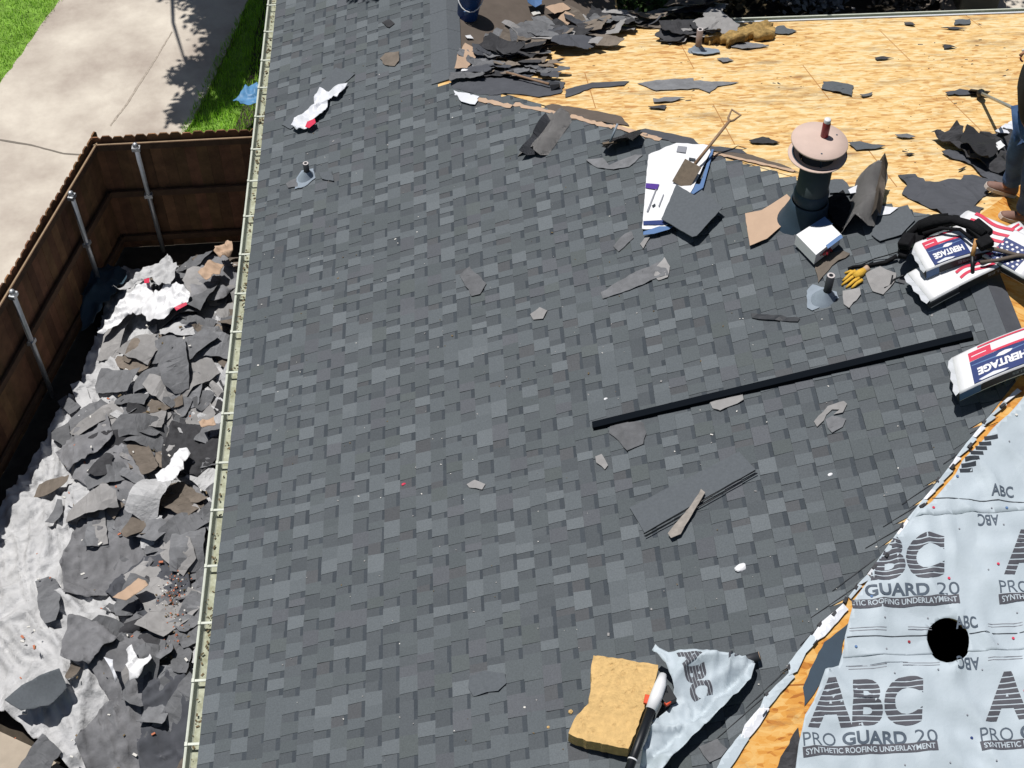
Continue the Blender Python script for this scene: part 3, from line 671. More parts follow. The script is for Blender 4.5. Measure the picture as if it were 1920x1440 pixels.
# ================================================================== THINGS ON THE ROOF
# spray can on the cap
t = thing('spray_can', 'dark red spray can with a white lid standing on the round flue cap', 'spray can')
p = Vector((cx_ + .045, cy_ + .045, cz_ + .006)); b = bmesh.new()
lathe(b, p, KZ, [(.0, .0), (.031, .0), (.033, .004), (.033, .135), (.028, .148)], 20); obj('can_body', b, 'redcan', t)
b = bmesh.new(); lathe(b, p, KZ, [(.029, .146), (.029, .172), (.025, .18), (0, .181)], 20); obj('lid', b, 'white', t)

# long black strip
p0, p1 = at(1112, 800, 'L', .02), at(1824, 630, 'L', .02); t_ = bmesh.new(); d = (p1 - p0).normalized(); side = d.cross(Vector((-m, 0, 1)).normalized()).normalized(); nn = side.cross(d)
F = Matrix((d, side, nn)).transposed(); box(t_, (p0 + p1) / 2 + nn * .005, ((p1 - p0).length, .068, .05), F)
tag(obj('black_strip', t_, 'matblack', bevel=.004), 'long straight black strip lying across the shingles', 'black strip')

# strip shingle with two thin rods at its lower edge
tag(slab('strip_shingle', P2([(1180, 955), (1384, 850), (1416, 884), (1208, 1002)]), gl, lambda x, y: .024 + .006 * nz(x, y, 4), .005, 'strip', .1, jstep=.1, jamp=.003), 'large plain grey strip shingle lying in the middle of the lower roof', 'loose shingle')
for k, (q0, q1) in enumerate((((1207, 1001), (1416, 882)), ((1210, 1006), (1420, 887)))):
    b = bmesh.new(); tube(b, [at(*q0, 'L', .034), at((q0[0] + q1[0]) / 2, (q0[1] + q1[1]) / 2 + 1, 'L', .036), at(*q1, 'L', .034)], .005, 6)
    tag(obj('thin_rod', b, 'black'), ('upper' if k == 0 else 'lower') + ' of two thin dark rods along the edge of the big strip shingle', 'rod')
def place(name, px, mt_, label, cat, h=.02, thick=.005, cell=.06, pl='L', jstep=.05, jamp=.008, group=None, wr_=.01, s=8, hf=None, smooth=False, g=None):
    o = slab(name, P2(px, pl, h), g or GF[pl], hf or wrinkle(wr_, s, rnd.random() * 9, h), thick, mt_, cell, None, smooth, jstep, jamp)
    return tag(o, label, cat, group)
place('torn_strip', [(1314, 918), (1322, 924), (1306, 950), (1286, 984), (1276, 1002), (1258, 1010), (1252, 1000), (1264, 984), (1284, 962), (1300, 940)], 'paletan', 'pale grey tan torn strip lying over the two thin rods', 'torn strip', .05, wr_=.02, jamp=.006, cell=.04)
place('loose_shingle', [(528, 234), (630, 126), (666, 138), (648, 154), (545, 242)], 'strip', 'plain grey strip shingle under the white wrapper near the gutter', 'loose shingle', wr_=.004)
place('empty_wrapper', [(546, 240), (552, 226), (572, 214), (588, 202), (590, 178), (600, 168), (616, 172), (634, 158), (652, 155), (646, 168), (632, 184), (618, 184), (614, 200), (604, 216), (590, 224), (578, 240), (556, 246)], 'white2', 'crumpled white plastic wrapper with a red end lying on the strip shingle near the gutter', 'wrapper', .05, .004, .02, wr_=.07, s=6, smooth=True)
o = place('wrapper_print', [(572, 238), (576, 228), (590, 222), (592, 230), (580, 240)], 'red', None, None, .085, .003, .05, wr_=.004)
o.parent = bpy.data.objects['empty_wrapper']; o.name = 'red_end'
for i, (px, mt_, lb) in enumerate([
    ([(1126, 548), (1180, 516), (1238, 490), (1252, 496), (1254, 516), (1236, 520), (1180, 544), (1130, 560)], 'scrap', 'long thin torn shingle strip pointing up to the right below the white sheets'),
    ([(1232, 498), (1246, 482), (1256, 500), (1252, 520), (1234, 526), (1226, 516)], 'scrap_lt', 'small pale torn piece at the end of the long thin shingle strip'),
    ([(862, 516), (880, 500), (912, 532), (900, 552), (884, 556)], 'scrap', 'square torn shingle piece in the middle of the upper roof'),
    ([(1330, 752), (1350, 742), (1392, 738), (1394, 750), (1350, 770), (1336, 766)], 'scrap_lt', 'pale torn shingle flap just below the black strip'),
    ([(1144, 796), (1170, 790), (1206, 792), (1212, 812), (1206, 832), (1176, 846), (1160, 826), (1142, 812)], 'scrap', 'rumpled grey torn patch under the lower end of the black strip'),
    ([(1116, 856), (1128, 852), (1140, 872), (1134, 880), (1118, 868)], 'scrap_lt', 'small pale crumb of shingle left of the big strip shingle'),
    ([(1526, 790), (1552, 762), (1582, 752), (1588, 758), (1580, 774), (1562, 778), (1574, 768), (1560, 768), (1532, 800)], 'scrap_lt', 'forked pale torn piece lying near the right of the lower roof'),
    ([(1548, 786), (1560, 780), (1586, 786), (1580, 800), (1560, 812), (1552, 802)], 'scrap', 'grey torn piece touching the forked pale piece'),
    ([(1408, 588), (1440, 590), (1500, 596), (1496, 603), (1440, 600), (1410, 596)], 'pipe', 'short dark slotted strip lying left of the grey vent pipe'),
    ([(994, 590), (1012, 576), (1026, 582), (1018, 598), (1000, 600)], 'scrap_lt', 'small pale chip in the centre of the roof'),
    ([(875, 908), (890, 900), (910, 908), (904, 918), (880, 914)], 'scrap_lt', 'whitish flake below the centre of the roof'),
    ([(880, 1268), (906, 1258), (946, 1262), (950, 1280), (934, 1296), (912, 1298), (888, 1306), (878, 1290)], 'strip', 'rounded grey torn patch low on the roof'),
    ([(1310, 1400), (1345, 1385), (1364, 1404), (1352, 1420), (1330, 1430)], 'scrap', 'grey torn corner beside the pale flap at the bottom'),
    ([(712, 110), (722, 100), (748, 96), (748, 114), (740, 124), (722, 122)], 'scrap_br', 'brownish torn patch near the top of the roof'),
    ([(716, 42), (728, 36), (740, 44), (730, 52)], 'scrap_dk', 'small dark chip near the top edge of the roof'),
    ([(598, 324), (622, 320), (626, 340), (604, 336)], 'strip', 'grey shingle corner right of the left vent pipe'),
    ([(536, 344), (556, 334), (558, 350), (540, 352)], 'scrap', 'grey shingle corner left of the left vent pipe'),
    ([(1150, 462), (1172, 438), (1184, 434), (1188, 446), (1160, 472)], 'scrap', 'grey torn corner below the flat grey shingle'),
    ([(1200, 458), (1212, 442), (1218, 446), (1206, 466)], 'scrap_lt', 'small pale sliver below the white sheets'),
    ([(1098, 300), (1130, 296), (1142, 310), (1190, 290), (1206, 290), (1180, 312), (1150, 318), (1120, 314)], 'scrap', 'grey torn piece in front of the bent dark shingle'),
    ([(1530, 480), (1578, 470), (1594, 476), (1560, 498), (1534, 530), (1528, 505)], 'scrap_br', 'brown grey torn wedge above the grey vent pipe'),
    ([(1580, 545), (1612, 540), (1614, 552), (1592, 578), (1582, 570)], 'scrap_lt', 'pale grey torn piece below the yellow glove'),
    ([(1622, 512), (1650, 500), (1680, 512), (1676, 530), (1656, 552), (1636, 546)], 'scrap_lt', 'grey torn patch between the glove and the bundles')]):
    place('shingle_scrap', px, mt_, lb, 'shingle scrap', group=None, wr_=.012)

# white granules, crumbs and chips scattered on the roof
rb = random.Random(17); bm = bmesh.new()
for k in range(520):
    x, y = rb.uniform(.1, 6.2), rb.uniform(3.5, 14.5)
    if not (x + NY0 < y < FY0 - x): continue
    s = rb.uniform(.003, .009) if rb.random() < .92 else rb.uniform(.01, .016)
    box(bm, (x, y, gl(x, y) + .012), (s * rb.uniform(1, 2), s, .004), Matrix.Rotation(rb.uniform(0, 3), 3, 'Z'), rb.choice((0, 0, 1, 2)))
tag(obj('roof_crumbs', bm, ['scrap_lt', 'pebble', 'deadleaf']), 'tiny pale crumbs and chips sprinkled over the dark shingles', 'crumbs', kind='stuff')
for k, (x, y, s, lb) in enumerate([(1390, 1064, .05, 'largest white paper crumb on the lower right of the roof'), (756, 908, .02, 'small red crumb left of the roof centre'), (1556, 890, .022, 'small white oval crumb near the right of the roof'), (1135, 748, .018, 'tiny white crumb above the left end of the black strip')]):
    p = at(x, y, 'L', .01); b = bmesh.new(); bmesh.ops.create_icosphere(b, subdivisions=2, radius=s)
    for v in b.verts: v.co = Vector((v.co.x * (1 + .5 * nz(v.co.x * 30, v.co.y * 30, 1)), v.co.y * .7 + v.co.x * .3, v.co.z * .4)) + p
    tag(obj('crumb', b, 'red' if k == 1 else 'white'), lb, 'crumb')

# bent felt pieces by the far hip
bt = random.Random(31)
def bent(name, px0, px1, wid, prof, mt_, label, cat, pl='L', thick=.006, h0=.0, n=10):
    """a sheet running px0 -> px1, bent across its width: prof = list of (fraction, lift)"""
    a, b_ = at(*px0, pl), at(*px1, pl); d = Vector((b_.x - a.x, b_.y - a.y)); L = d.length; d /= L; nrm = Vector((-d.y, d.x)); b = bmesh.new(); rows = []
    for i in range(n + 1):
        row = []
        for fr, lift in prof:
            u = L * i / n + bt.uniform(-.02, .02) + .03 * math.sin(fr * 9 + i); X = a.x + d.x * u + nrm.x * fr * wid; Y = a.y + d.y * u + nrm.y * fr * wid
            row.append(b.verts.new((X, Y, GF[pl](X, Y) + h0 + lift * (1 + .30 * math.sin(i * .8 + fr * 3)) + .012)))
        rows.append(row)
    for r0, r1 in zip(rows, rows[1:]):
        for k in range(len(prof) - 1): b.faces.new((r0[k], r0[k + 1], r1[k + 1], r1[k]))
    bmesh.ops.solidify(b, geom=b.faces[:], thickness=thick)
    return tag(obj(name, b, mt_, smooth=len(prof) > 3, doublecheck=True), label, cat)
bent('bent_felt', (1000, 292), (1050, 222), .32, [(-.5, .0), (-.3, .05), (-.05, .10), (.05, .09), (.2, .05), (.35, .03), (.5, .0)][::-1], 'scrap_lt', 'folded grey felt ridge standing like a tent near the far hip', 'bent felt')
bent('bent_felt', (990, 298), (1034, 232), .17, [(-.5, .02), (0, .05), (.5, .10)], 'feltgrey', 'dark folded flap against the left of the felt tent', 'bent felt', h0=.0)
bent('bent_shingle', (1134, 282), (1200, 262), .22, [(-.5, .14), (-.1, .07), (.3, .03), (.5, .02)], 'scrap_dk', 'dark curled shingle lifting off the roof below the small hammer', 'bent shingle')
# hammer / pry tool with a pale green handle
t = thing('pry_bar', 'small pale green handled tool standing on the curled dark shingle', 'tool')
a, b_ = at(1143, 268, 'L', .12), at(1158, 232, 'L', .26); b = bmesh.new(); tube(b, [a, b_], .011, 8); obj('handle', b, 'leadgrey', t)
b = bmesh.new(); box(b, a, (.14, .03, .02), Matrix.Rotation(.2, 3, 'Z')); obj('head', b, 'steel', t)
t = thing('hatchet', 'dark headed tool with a brown wooden handle lying on the grey felt at the hip', 'tool')
a, b_ = at(950, 136, 'F', .08), at(1030, 158, 'F', .06); b = bmesh.new(); tube(b, [a, (a + b_) / 2, b_], [.015, .013, .016], 8); obj('handle', b, 'shaft', t)
b = bmesh.new(); bmesh.ops.create_cone(b, cap_ends=True, segments=6, radius1=.07, radius2=.03, depth=.10, matrix=Matrix.Translation(at(1041, 161, 'F', .05)) @ Matrix.Rotation(1.3, 4, 'Y')); obj('head', b, 'pipe', t, bevel=.005)

# white printed sheets under the shovel
place('empty_wrapper', [(1216, 290), (1268, 268), (1328, 272), (1332, 284), (1300, 352), (1262, 410), (1246, 428), (1204, 430), (1210, 350)], 'white', 'large white printed wrapper sheet with a purple bar lying under the shovel', 'wrapper', .055, .01, .05, wr_=.012, jamp=.003)
W1 = bpy.data.objects['empty_wrapper.001']
def patch(name, px, mt_, par, h, pl='L', cell=.08, thick=.002):
    return slab(name, P2(px, pl, h), GF[pl], h + .012, thick, mt_, cell, par)
patch('purple_bar', [(1211, 345), (1236, 347), (1232, 357), (1210, 354)], 'purple', W1, .058)
patch('printed_box', [(1271, 275), (1288, 277), (1285, 288), (1268, 286)], 'greyprint', W1, .058)
patch('printed_box', [(1292, 297), (1304, 299), (1303, 304), (1291, 302)], 'inkdk', W1, .058)
patch('printed_line', [(1229, 356), (1231, 356), (1215, 399), (1212, 398)], 'greyprint', W1, .058)
patch('printed_line', [(1243, 366), (1245, 366), (1236, 389), (1234, 388)], 'greyprint', W1, .058)
patch('printed_mark', [(1222, 387), (1228, 383), (1229, 386), (1224, 390)], 'inkdk', W1, .058)
patch('dark_band', [(1206, 416), (1250, 414), (1262, 420), (1240, 423), (1206, 423)], 'navy', W1, .058)
patch('blue_band', [(1206, 436), (1236, 426), (1262, 426), (1254, 432), (1226, 440), (1206, 442)], 'pblue', W1, .05)
# side of the package, with the shovel's shadow painted in as pale blue
t = tag(slab('package_side_shadow', P2([(1266, 342), (1312, 348), (1334, 282), (1338, 282), (1318, 354), (1300, 366), (1266, 352)], 'L', .03), gl, .045, .04, 'pblue', 0), 'narrow pale blue package side with the shovel shadow painted in', 'package')
place('loose_shingle', [(1240, 410), (1268, 346), (1302, 366), (1316, 356), (1356, 388), (1306, 442), (1298, 444)], 'strip', 'flat grey shingle with dark streaks lying over the lower end of the white sheet', 'loose shingle', .12, .008, .08, jamp=.003, wr_=.003)
# shovel
def shovel(label, blade_px, grip_px, pl0, pl1, hb, hg, shaft_mt):
    t = thing('shovel', label, 'shovel'); a = at(*blade_px, pl0, hb); b_ = at(*grip_px, pl1, hg); d = (b_ - a).normalized()
    b = bmesh.new(); tube(b, [a + d * .10, (a + b_) / 2, b_ - d * .1], [.017, .014, .014], 10); obj('shaft', b, shaft_mt, t)
    side = d.cross(KZ).normalized(); F = Matrix((side, d, side.cross(d))).transposed()
    b = bmesh.new(); box(b, a - d * .02, (.19, .24, .006), F @ Matrix.Rotation(.35, 3, 'X'))
    obj('blade', b, 'steel', t, bevel=.002)
    b = bmesh.new(); q = [b_ - d * .12, b_ - d * .09 + side * .03, b_ - d * .01 + side * .055, b_ + d * .0 - side * .055, b_ - d * .09 - side * .03, b_ - d * .12]; tube(b, q, .011, 8); obj('grip', b, shaft_mt, t)
    return t
shovel('roofing shovel with a tan blade and a D grip leaning over the white wrapper', (1290, 324), (1381, 210), 'L', 'L', .12, .24, 'shaft')

# cardboard flap, white box and rolled felt around the flue
place('cardboard', [(1397, 400), (1428, 392), (1476, 360), (1488, 372), (1488, 398), (1438, 446), (1406, 460)], 'cardboard', 'tan cardboard sheet leaning against the left of the big flue', 'cardboard', .06, .006, .06, jamp=.002, hf=lambda x, y: .05 + .05 * nz(x, y, 2.2, 3))
t = thing('white_box', 'white box with a blue edge and a painted cap shadow in front of the big flue', 'box')
bx = slab('box_body', P2([(1493, 440), (1545, 407), (1578, 440), (1530, 478)], 'L', .16), gl, .16, .11, 'white', 0, t)
patch('box_print_and_shadow', [(1519, 425), (1546, 408), (1561, 422), (1545, 425), (1532, 427)], 'pblue', bx, .155, thick=.001)  # blue tip paints the flue cap's shadow onto the box top
patch('box_print_and_shadow', [(1548, 462), (1576, 441), (1580, 447), (1552, 468)], 'pblue', bx, .153, thick=.001)
b = bmesh.new(); p = at(1540, 474, 'L', .1)
for k in range(4): tube(b, [p + Vector((-.05 + .03 * k, -.03, 0)), p + Vector((-.02 + .03 * k, .02, .03)), p + Vector((.03 + .02 * k, .02, .0))], .012, 8)
tag(obj('red_strap', b, 'redcan'), 'dark red strap bundled at the front corner of the white box', 'strap')
bent('felt_roll', (1606, 438), (1634, 340), .26, [(-.5, .04), (-.3, .13), (-.05, .19), (.2, .17), (.4, .06), (.5, .0)], 'scrap_lt', 'grey brown curled felt standing right of the flue', 'curled felt', thick=.008)
bent('felt_roll', (1634, 425), (1648, 330), .10, [(-.5, .12), (0, .20), (.5, .05)], 'scrap_br', 'narrow dark curl at the right side of the standing felt', 'curled felt')
place('loose_shingle', [(1645, 398), (1702, 384), (1716, 412), (1690, 440), (1650, 452), (1634, 440)], 'strip', 'grey shingle lying right of the standing curled felt', 'loose shingle', .03, jamp=.003, wr_=.004)
place('paper_scrap', [(1646, 384), (1684, 390), (1668, 402), (1642, 404)], 'white2', 'white triangular paper behind the standing curled felt', 'paper', .04)
place('loose_shingle', [(1552, 338), (1580, 336), (1592, 350), (1630, 346), (1600, 362), (1556, 362)], 'strip', 'grey shingle end behind the flue', 'loose shingle', .03, wr_=.004)
place('paper_scrap', [(1590, 356), (1624, 340), (1630, 352), (1612, 360), (1594, 364)], 'white2', 'white paper edge behind the flue', 'paper', .08)
place('flue_shadow_patch', [(1552, 372), (1580, 358), (1594, 378), (1594, 412), (1580, 430), (1568, 420), (1554, 400)], 'blackcloth', 'black patch painted in as the flue cap shadow right of the flue base', 'bag', .06, .05, .04, wr_=.03)  # black slab put in where the flue cap's shadow falls

# ------------------------------------------------------------------ wrapped shingle bundles
def bundle(label, pa, pb_, pl, h, L, W, T, bend, prints, group=None, dropz=0.0, turn=0.0):
    """pa, pb_: two points of the photo along the long axis of its top face, pa = the left end"""
    a, b_ = at(*pa, pl, h), at(*pb_, pl, h); U = (b_ - a).normalized()
    if dropz: U = (U + Vector((0, 0, dropz))).normalized()
    N = Vector((-m, 0, 1)).normalized(); V = N.cross(U).normalized(); N = U.cross(V)
    if turn: V = (V * math.cos(turn) + U * math.sin(turn)).normalized()
    def pt(u, v, w_): return a + U * (u * L) + V * (v * W) + N * (w_ - bend * (u - .5) ** 2 * 4 + bend)
    t = thing('shingle_bundle', label, 'shingle bundle', group)
    def body(name, w0, w1, mt_, inset, jit):
        b = bmesh.new(); nu, nv = 16, 5; rows = []
        rr = random.Random(len(label))
        for i in range(nu + 1):
            u = inset + (1 - 2 * inset) * i / nu; ring = []
            for (v, w_) in [(-.5, w0), (-.5, (w0 + w1) / 2), (-.49, w1 - .008), (-.44, w1)] + [(-.44 + .88 * j / nv, w1 + rr.uniform(-jit, jit)) for j in range(1, nv)] + [(.44, w1), (.49, w1 - .008), (.5, (w0 + w1) / 2), (.5, w0)]:
                ring.append(b.verts.new(pt(u, v * (1 - inset * 1.2), w_)))
            rows.append(ring)
        for r0, r1 in zip(rows, rows[1:]):
            for k in range(len(r0)):
                f = b.faces.new((r0[k], r0[(k + 1) % len(r0)], r1[(k + 1) % len(r0)], r1[k])); f.smooth = True
        b.faces.new(rows[0]); b.faces.new(rows[-1][::-1])
        return obj(name, b, mt_, t, doublecheck=True)
    w_ = body('wrapper', -T, 0, 'bag', 0, .0035)
    body('shingles', -T + .012, -.014, 'pipe', -.012, 0)
    # crumpled flap at the left end
    b = bmesh.new(); q = []
    for j in range(7):
        v = -.48 + .96 * j / 6; q.append((b.verts.new(pt(-.0, v, -.003)), b.verts.new(pt(-.03 - .015 * (j % 2), v, -.022)), b.verts.new(pt(-.022 + .012 * (j % 2), v, -.05))))
    for A0, A1 in zip(q, q[1:]):
        b.faces.new((A0[0], A1[0], A1[1], A0[1])); b.faces.new((A0[1], A1[1], A1[2], A0[2]))
    obj('end_flap', b, 'white2', w_)
    def face_patch(name, uv, mt_, w=.0045, cell=.08, side=False):
        bm = tess(uv, cell)
        for v in bm.verts:
            u, vv = v.co.x, v.co.y
            v.co = pt(u, vv, w) if not side else pt(u, -.5 - .012, vv)
        return obj(name, bm, mt_, w_)
    def words(s, u0, v0, wu, hv, mt_, w=.006, flip=True, bold=.03, side=False):
        bm = text_bm(s, bold); cut_bm(bm, 8, 2)
        for v in bm.verts:
            x, y = v.co.x, v.co.y
            if flip: x, y = 1 - x, 1 - y
            u, vv = u0 + x * wu, v0 + y * hv
            v.co = pt(u, vv, w) if not side else pt(u, -.5 - .014, vv)
        return obj('printed_words', bm, mt_, w_)
    for pr_ in prints:
        if pr_[0] == 'p': face_patch(pr_[1], pr_[2], pr_[3], *(pr_[4:] or (.0045,)))
        elif pr_[0] == 's': face_patch(pr_[1], pr_[2], pr_[3], 0, .08, True)
        elif pr_[0] == 'ws': words(*pr_[1:], side=True)
        else: words(*pr_[1:])
    return t
def RC(u0, u1, v0, v1): return [(u0, v0), (u1, v0), (u1, v1), (u0, v1)]
def wave(u0, u1, v, hv, k=10, ph=0): return [(u0 + (u1 - u0) * i / k, v + .05 * math.sin(ph + 6 * i / k)) for i in range(k + 1)] + [(u0 + (u1 - u0) * i / k, v + hv + .05 * math.sin(ph + 6 * i / k)) for i in range(k, -1, -1)]
def main_prints():
    P = [('p', 'blue_panel', RC(.12, .60, -.46, .12), 'navy'), ('p', 'red_panel', RC(.12, .30, .13, .36), 'red'), ('p', 'red_line', RC(.30, .60, .13, .19), 'red'), ('p', 'red_line', RC(.20, .60, .40, .44), 'red'),
         ('p', 'white_line', RC(.14, .26, .23, .25), 'white', .0055), ('p', 'sky_streak', [(.13, .0), (.34, -.04), (.58, .03), (.58, .05), (.34, .0), (.13, .02)], 'pblue', .0058), ('p', 'bird_mark', [(.32, -.02), (.35, .04), (.40, .06), (.46, .03), (.44, -.02), (.38, -.05)], 'white', .0062),
         ('p', 'white_cloud', [(.16, -.41), (.28, -.36), (.40, -.42), (.36, -.45), (.18, -.45)], 'white2', .0055),
         ('w', 'HERITAGE', .165, -.31, .39, .20, 'white', .0065, True, .05), ('p', 'grey_panel', RC(.61, 1.0, -.45, .40), 'greyprint', .004),
         ('s', 'black_band', RC(.18, .95, -.085, -.010), 'blackprint'), ('ws', 'SHINGLES', .42, -.060, .24, .030, 'greyprint'), ('s', 'blue_corner', RC(.0, .17, -.09, -.012), 'pblue')]
    return P
bundle('lone white wrapped bundle with blue panel straddling the ridge at the right edge', (1792, 702), (1906, 654), 'L', .26, .98, .36, .10, .05, main_prints(), 'wrapped shingle bundles', dropz=-.10, turn=.30)
flagp = [('p', 'red_wave', wave(.30, .62, -.38 + .17 * k, .075, ph=k * .3), 'red') for k in range(5)] + [('p', 'star_field', RC(.74, .93, -.42, .12), 'navy')]
flagp += [('p', 'star', [( .765 + .045 * i + (.010 if j % 2 else 0) + .013 * math.cos(a * 1.0472), -.36 + .085 * j + .028 * math.sin(a * 1.0472)) for a in range(6)], 'white', .006) for i in range(4) for j in range(6)]
flagp += [('p', 'red_wave', wave(.62, .98, .20 + .12 * k, .055, ph=1 + k * .2), 'red') for k in range(2)] + [('s', 'black_band', RC(.25, .95, -.085, -.010), 'blackprint'), ('ws', 'SHINGLES', .5, -.060, .3, .030, 'greyprint')]
bundle('lower bundle of the stacked pair printed with red waves and white stars', (1722, 537), (1840, 478), 'L', .16, 1.0, .37, .09, .03, flagp, 'wrapped shingle bundles', dropz=-.05)
fp2 = [('p', 'red_wave', wave(.10, .58, -.40 + .19 * k, .085, ph=k * .3), 'red') for k in range(5)] + [('p', 'star_field', RC(.56, .88, -.46, .18), 'navy')]
fp2 += [('p', 'star', [(.59 + .062 * i + (.020 if j % 2 else 0) + .016 * math.cos(a * 1.0472), -.40 + .095 * j + .032 * math.sin(a * 1.0472)) for a in range(6)], 'white', .006) for i in range(5) for j in range(6)]
bundle('rear bundle printed with a flag of red waves and white stars on navy', (1792, 420), (1882, 452), 'L', .22, .74, .36, .09, .03, fp2, 'wrapped shingle bundles', dropz=-.12)
upp = [p_ for p_ in main_prints() if p_[1] != 'grey_panel']
bundle('upper bundle of the stacked pair with blue panel under the black tool belt', (1722, 482), (1812, 448), 'L', .27, .62, .33, .09, .035, upp, 'wrapped shingle bundles', dropz=-.12)

# tool belt with pouches and straps
t = thing('tool_belt', 'black tool belt with pouches heaped on the stacked bundles', 'tool belt')
def pathL(px, hs): return [at(x, y, 'L', h) for (x, y), h in zip(px, hs)]
b = bmesh.new()
q = pathL([(1686, 476), (1692, 458), (1706, 438), (1726, 420), (1752, 408), (1778, 404)], [.10, .16, .25, .32, .34, .33]); tube(b, q, [.015, .03, .03, .035, .03, .02], 10)
q = pathL([(1722, 428), (1750, 416), (1786, 412), (1820, 422), (1846, 440)], [.32, .36, .37, .37, .35]); tube(b, q, [.03, .045, .035, .04, .035], 10)
q = pathL([(1730, 438), (1765, 428), (1800, 430), (1822, 448)], [.33, .34, .34, .33]); tube(b, q, .014, 8)
obj('belt', b, 'blackcloth', t)
slab('belt_flap', jag(P2([(1684, 478), (1690, 455), (1708, 428), (1742, 405), (1790, 400), (1804, 412), (1776, 420), (1740, 436), (1716, 458), (1700, 480)], 'L', .27), .04, .006), gl, lambda x, y: .26 + .05 * nz(x, y, 7) + .03 * nz(x, y, 16), .04, 'blackcloth', .025, t, True)
for k, (x, y, sx, sy_, r) in enumerate(((1836, 432, .14, .17, .5), (1700, 452, .10, .16, -.6), (1846, 455, .12, .10, .3))):
    b = bmesh.new(); F = Matrix.Rotation(r, 3, 'Z') @ Matrix.Rotation(-.3, 3, 'Y'); box(b, at(x, y, 'L', .33), (sx, sy_, .07), F); obj('pouch', b, 'blackcloth', t, bevel=.015)
b = bmesh.new(); tube(b, pathL([(1682, 480), (1660, 492), (1630, 497), (1600, 500), (1590, 504)], [.06, .03, .03, .03, .03]), [.018, .02, .014, .012, .012], 6)
tube(b, pathL([(1690, 470), (1665, 478), (1640, 485), (1612, 498)], [.09, .05, .03, .03]), .005, 5)
obj('strap', b, 'blackcloth', t)
b = bmesh.new(); tube(b, pathL([(1836, 463), (1870, 468), (1905, 478), (1940, 482)], [.27, .25, .2, .15]), .018, 6); tube(b, pathL([(1838, 492), (1870, 488), (1905, 480), (1940, 478)], [.22, .22, .2, .15]), .016, 6); obj('grey_strap', b, 'felt', t)
b = bmesh.new(); tube(b, pathL([(1694, 517), (1676, 524), (1668, 536), (1658, 540)], [.10, .03, .02, .02]), .008, 5); box(b, at(1672, 524, 'L', .03), (.10, .012, .01), Matrix.Rotation(1.2, 3, 'Z')); obj('hook', b, 'black', t)
t = thing('hammer', 'hammer with a tan wooden handle lying across the stacked bundles', 'hammer')
b = bmesh.new(); tube(b, pathL([(1831, 448), (1823, 480)], [.36, .27]), .018, 10); obj('handle', b, 'tanwood', t)
b = bmesh.new(); q = pathL([(1823, 480), (1824, 522)], [.27, .13]); tube(b, q, .017, 8); box(b, q[1], (.10, .03, .03), Matrix.Rotation(.3, 3, 'Z')); obj('head', b, 'black', t)

# yellow work glove, palm down, fingers to the lower left
t = thing('work_glove', 'yellow leather work glove lying on the shingles near the grey vent pipe', 'glove')
b = bmesh.new(); wv = at(1622, 506, 'L', .03); kn = at(1600, 521, 'L', .03)
for (tipx, tipy, bx_, by_) in ((1580, 527, 1594, 514), (1578, 535, 1596, 521), (1586, 540, 1601, 527), (1596, 541, 1607, 531)):
    tube(b, [at(bx_ + 10, by_ - 6, 'L', .03), at(bx_, by_, 'L', .035), at((tipx + bx_) / 2, (tipy + by_) / 2, 'L', .03), at(tipx, tipy, 'L', .018)], [.016, .015, .013, .009], 8)
tube(b, [at(1612, 512, 'L', .03), at(1594, 509, 'L', .03), at(1584, 512, 'L', .02)], [.018, .014, .009], 8)
tube(b, [wv, at(1612, 513, 'L', .035), at(1602, 520, 'L', .035)], [.026, .038, .030], 10)
obj('glove_body', b, 'glove', t, smooth=True)
b = bmesh.new(); tube(b, [at(1628, 502, 'L', .03), at(1619, 508, 'L', .03)], [.030, .027], 10); obj('cuff', b, 'cardboard', t)

# ------------------------------------------------------------------ foam block, leaf blower, pale flap with its roll
fp = [(1113, 1228), (1150, 1233), (1190, 1240), (1234, 1246), (1226, 1290), (1205, 1332), (1192, 1374), (1178, 1404), (1140, 1396), (1100, 1388), (1066, 1374), (1082, 1340), (1104, 1318), (1108, 1290), (1108, 1260)]
o = slab('foam_block', jag(P2(fp, 'L', .19), .03, .006), gl, lambda x, y: .185 + .007 * nz(x, y, 9) + .02 * nz(x, y, 3) - .006 * max(0, nz(x, y, 30, 4) - .25) * 4, .12, 'foam', .016)
tag(o, 'thick tan foam slab with a ragged edge lying low on the roof', 'foam slab')
t = thing('leaf_blower', 'white and black leaf blower with a long black tube and orange trim', 'leaf blower')
b = bmesh.new(); q0, q1, q2 = at(1231, 1305, 'L', .26), at(1222, 1326, 'L', .26), at(1176, 1452, 'L', .30); ax = (q2 - q1).normalized()
tube(b, [q1, (q1 + q2) / 2, q2], [.034, .031, .030], 16); obj('tube', b, 'black', t)
b = bmesh.new(); cyl(b, q1 + (q2 - q1) * .78, q1 + (q2 - q1) * .80, .0335, n=20); obj('tube_ring', b, 'white', t)
b = bmesh.new(); tube(b, [at(1243, 1266, 'L', .24), at(1238, 1285, 'L', .27), q0, q1 + ax * .02], [.028, .042, .046, .038], 14); obj('fan_housing', b, 'white', t)
b = bmesh.new(); box(b, at(1250, 1306, 'L', .20), (.09, .12, .07), Matrix.Rotation(.4, 3, 'Z')); tube(b, [at(1243, 1290, 'L', .25), at(1252, 1300, 'L', .22), at(1244, 1322, 'L', .20)], .014, 8); obj('handle', b, 'black', t, bevel=.01)
b = bmesh.new(); box(b, at(1252, 1318, 'L', .22), (.045, .03, .03), Matrix.Rotation(.6, 3, 'Z')); obj('trigger', b, 'orange', t, bevel=.006); b = bmesh.new(); box(b, at(1213, 1312, 'L', .22), (.04, .07, .03), Matrix.Rotation(-.3, 3, 'Z')); obj('trim', b, 'orange', t, bevel=.006)
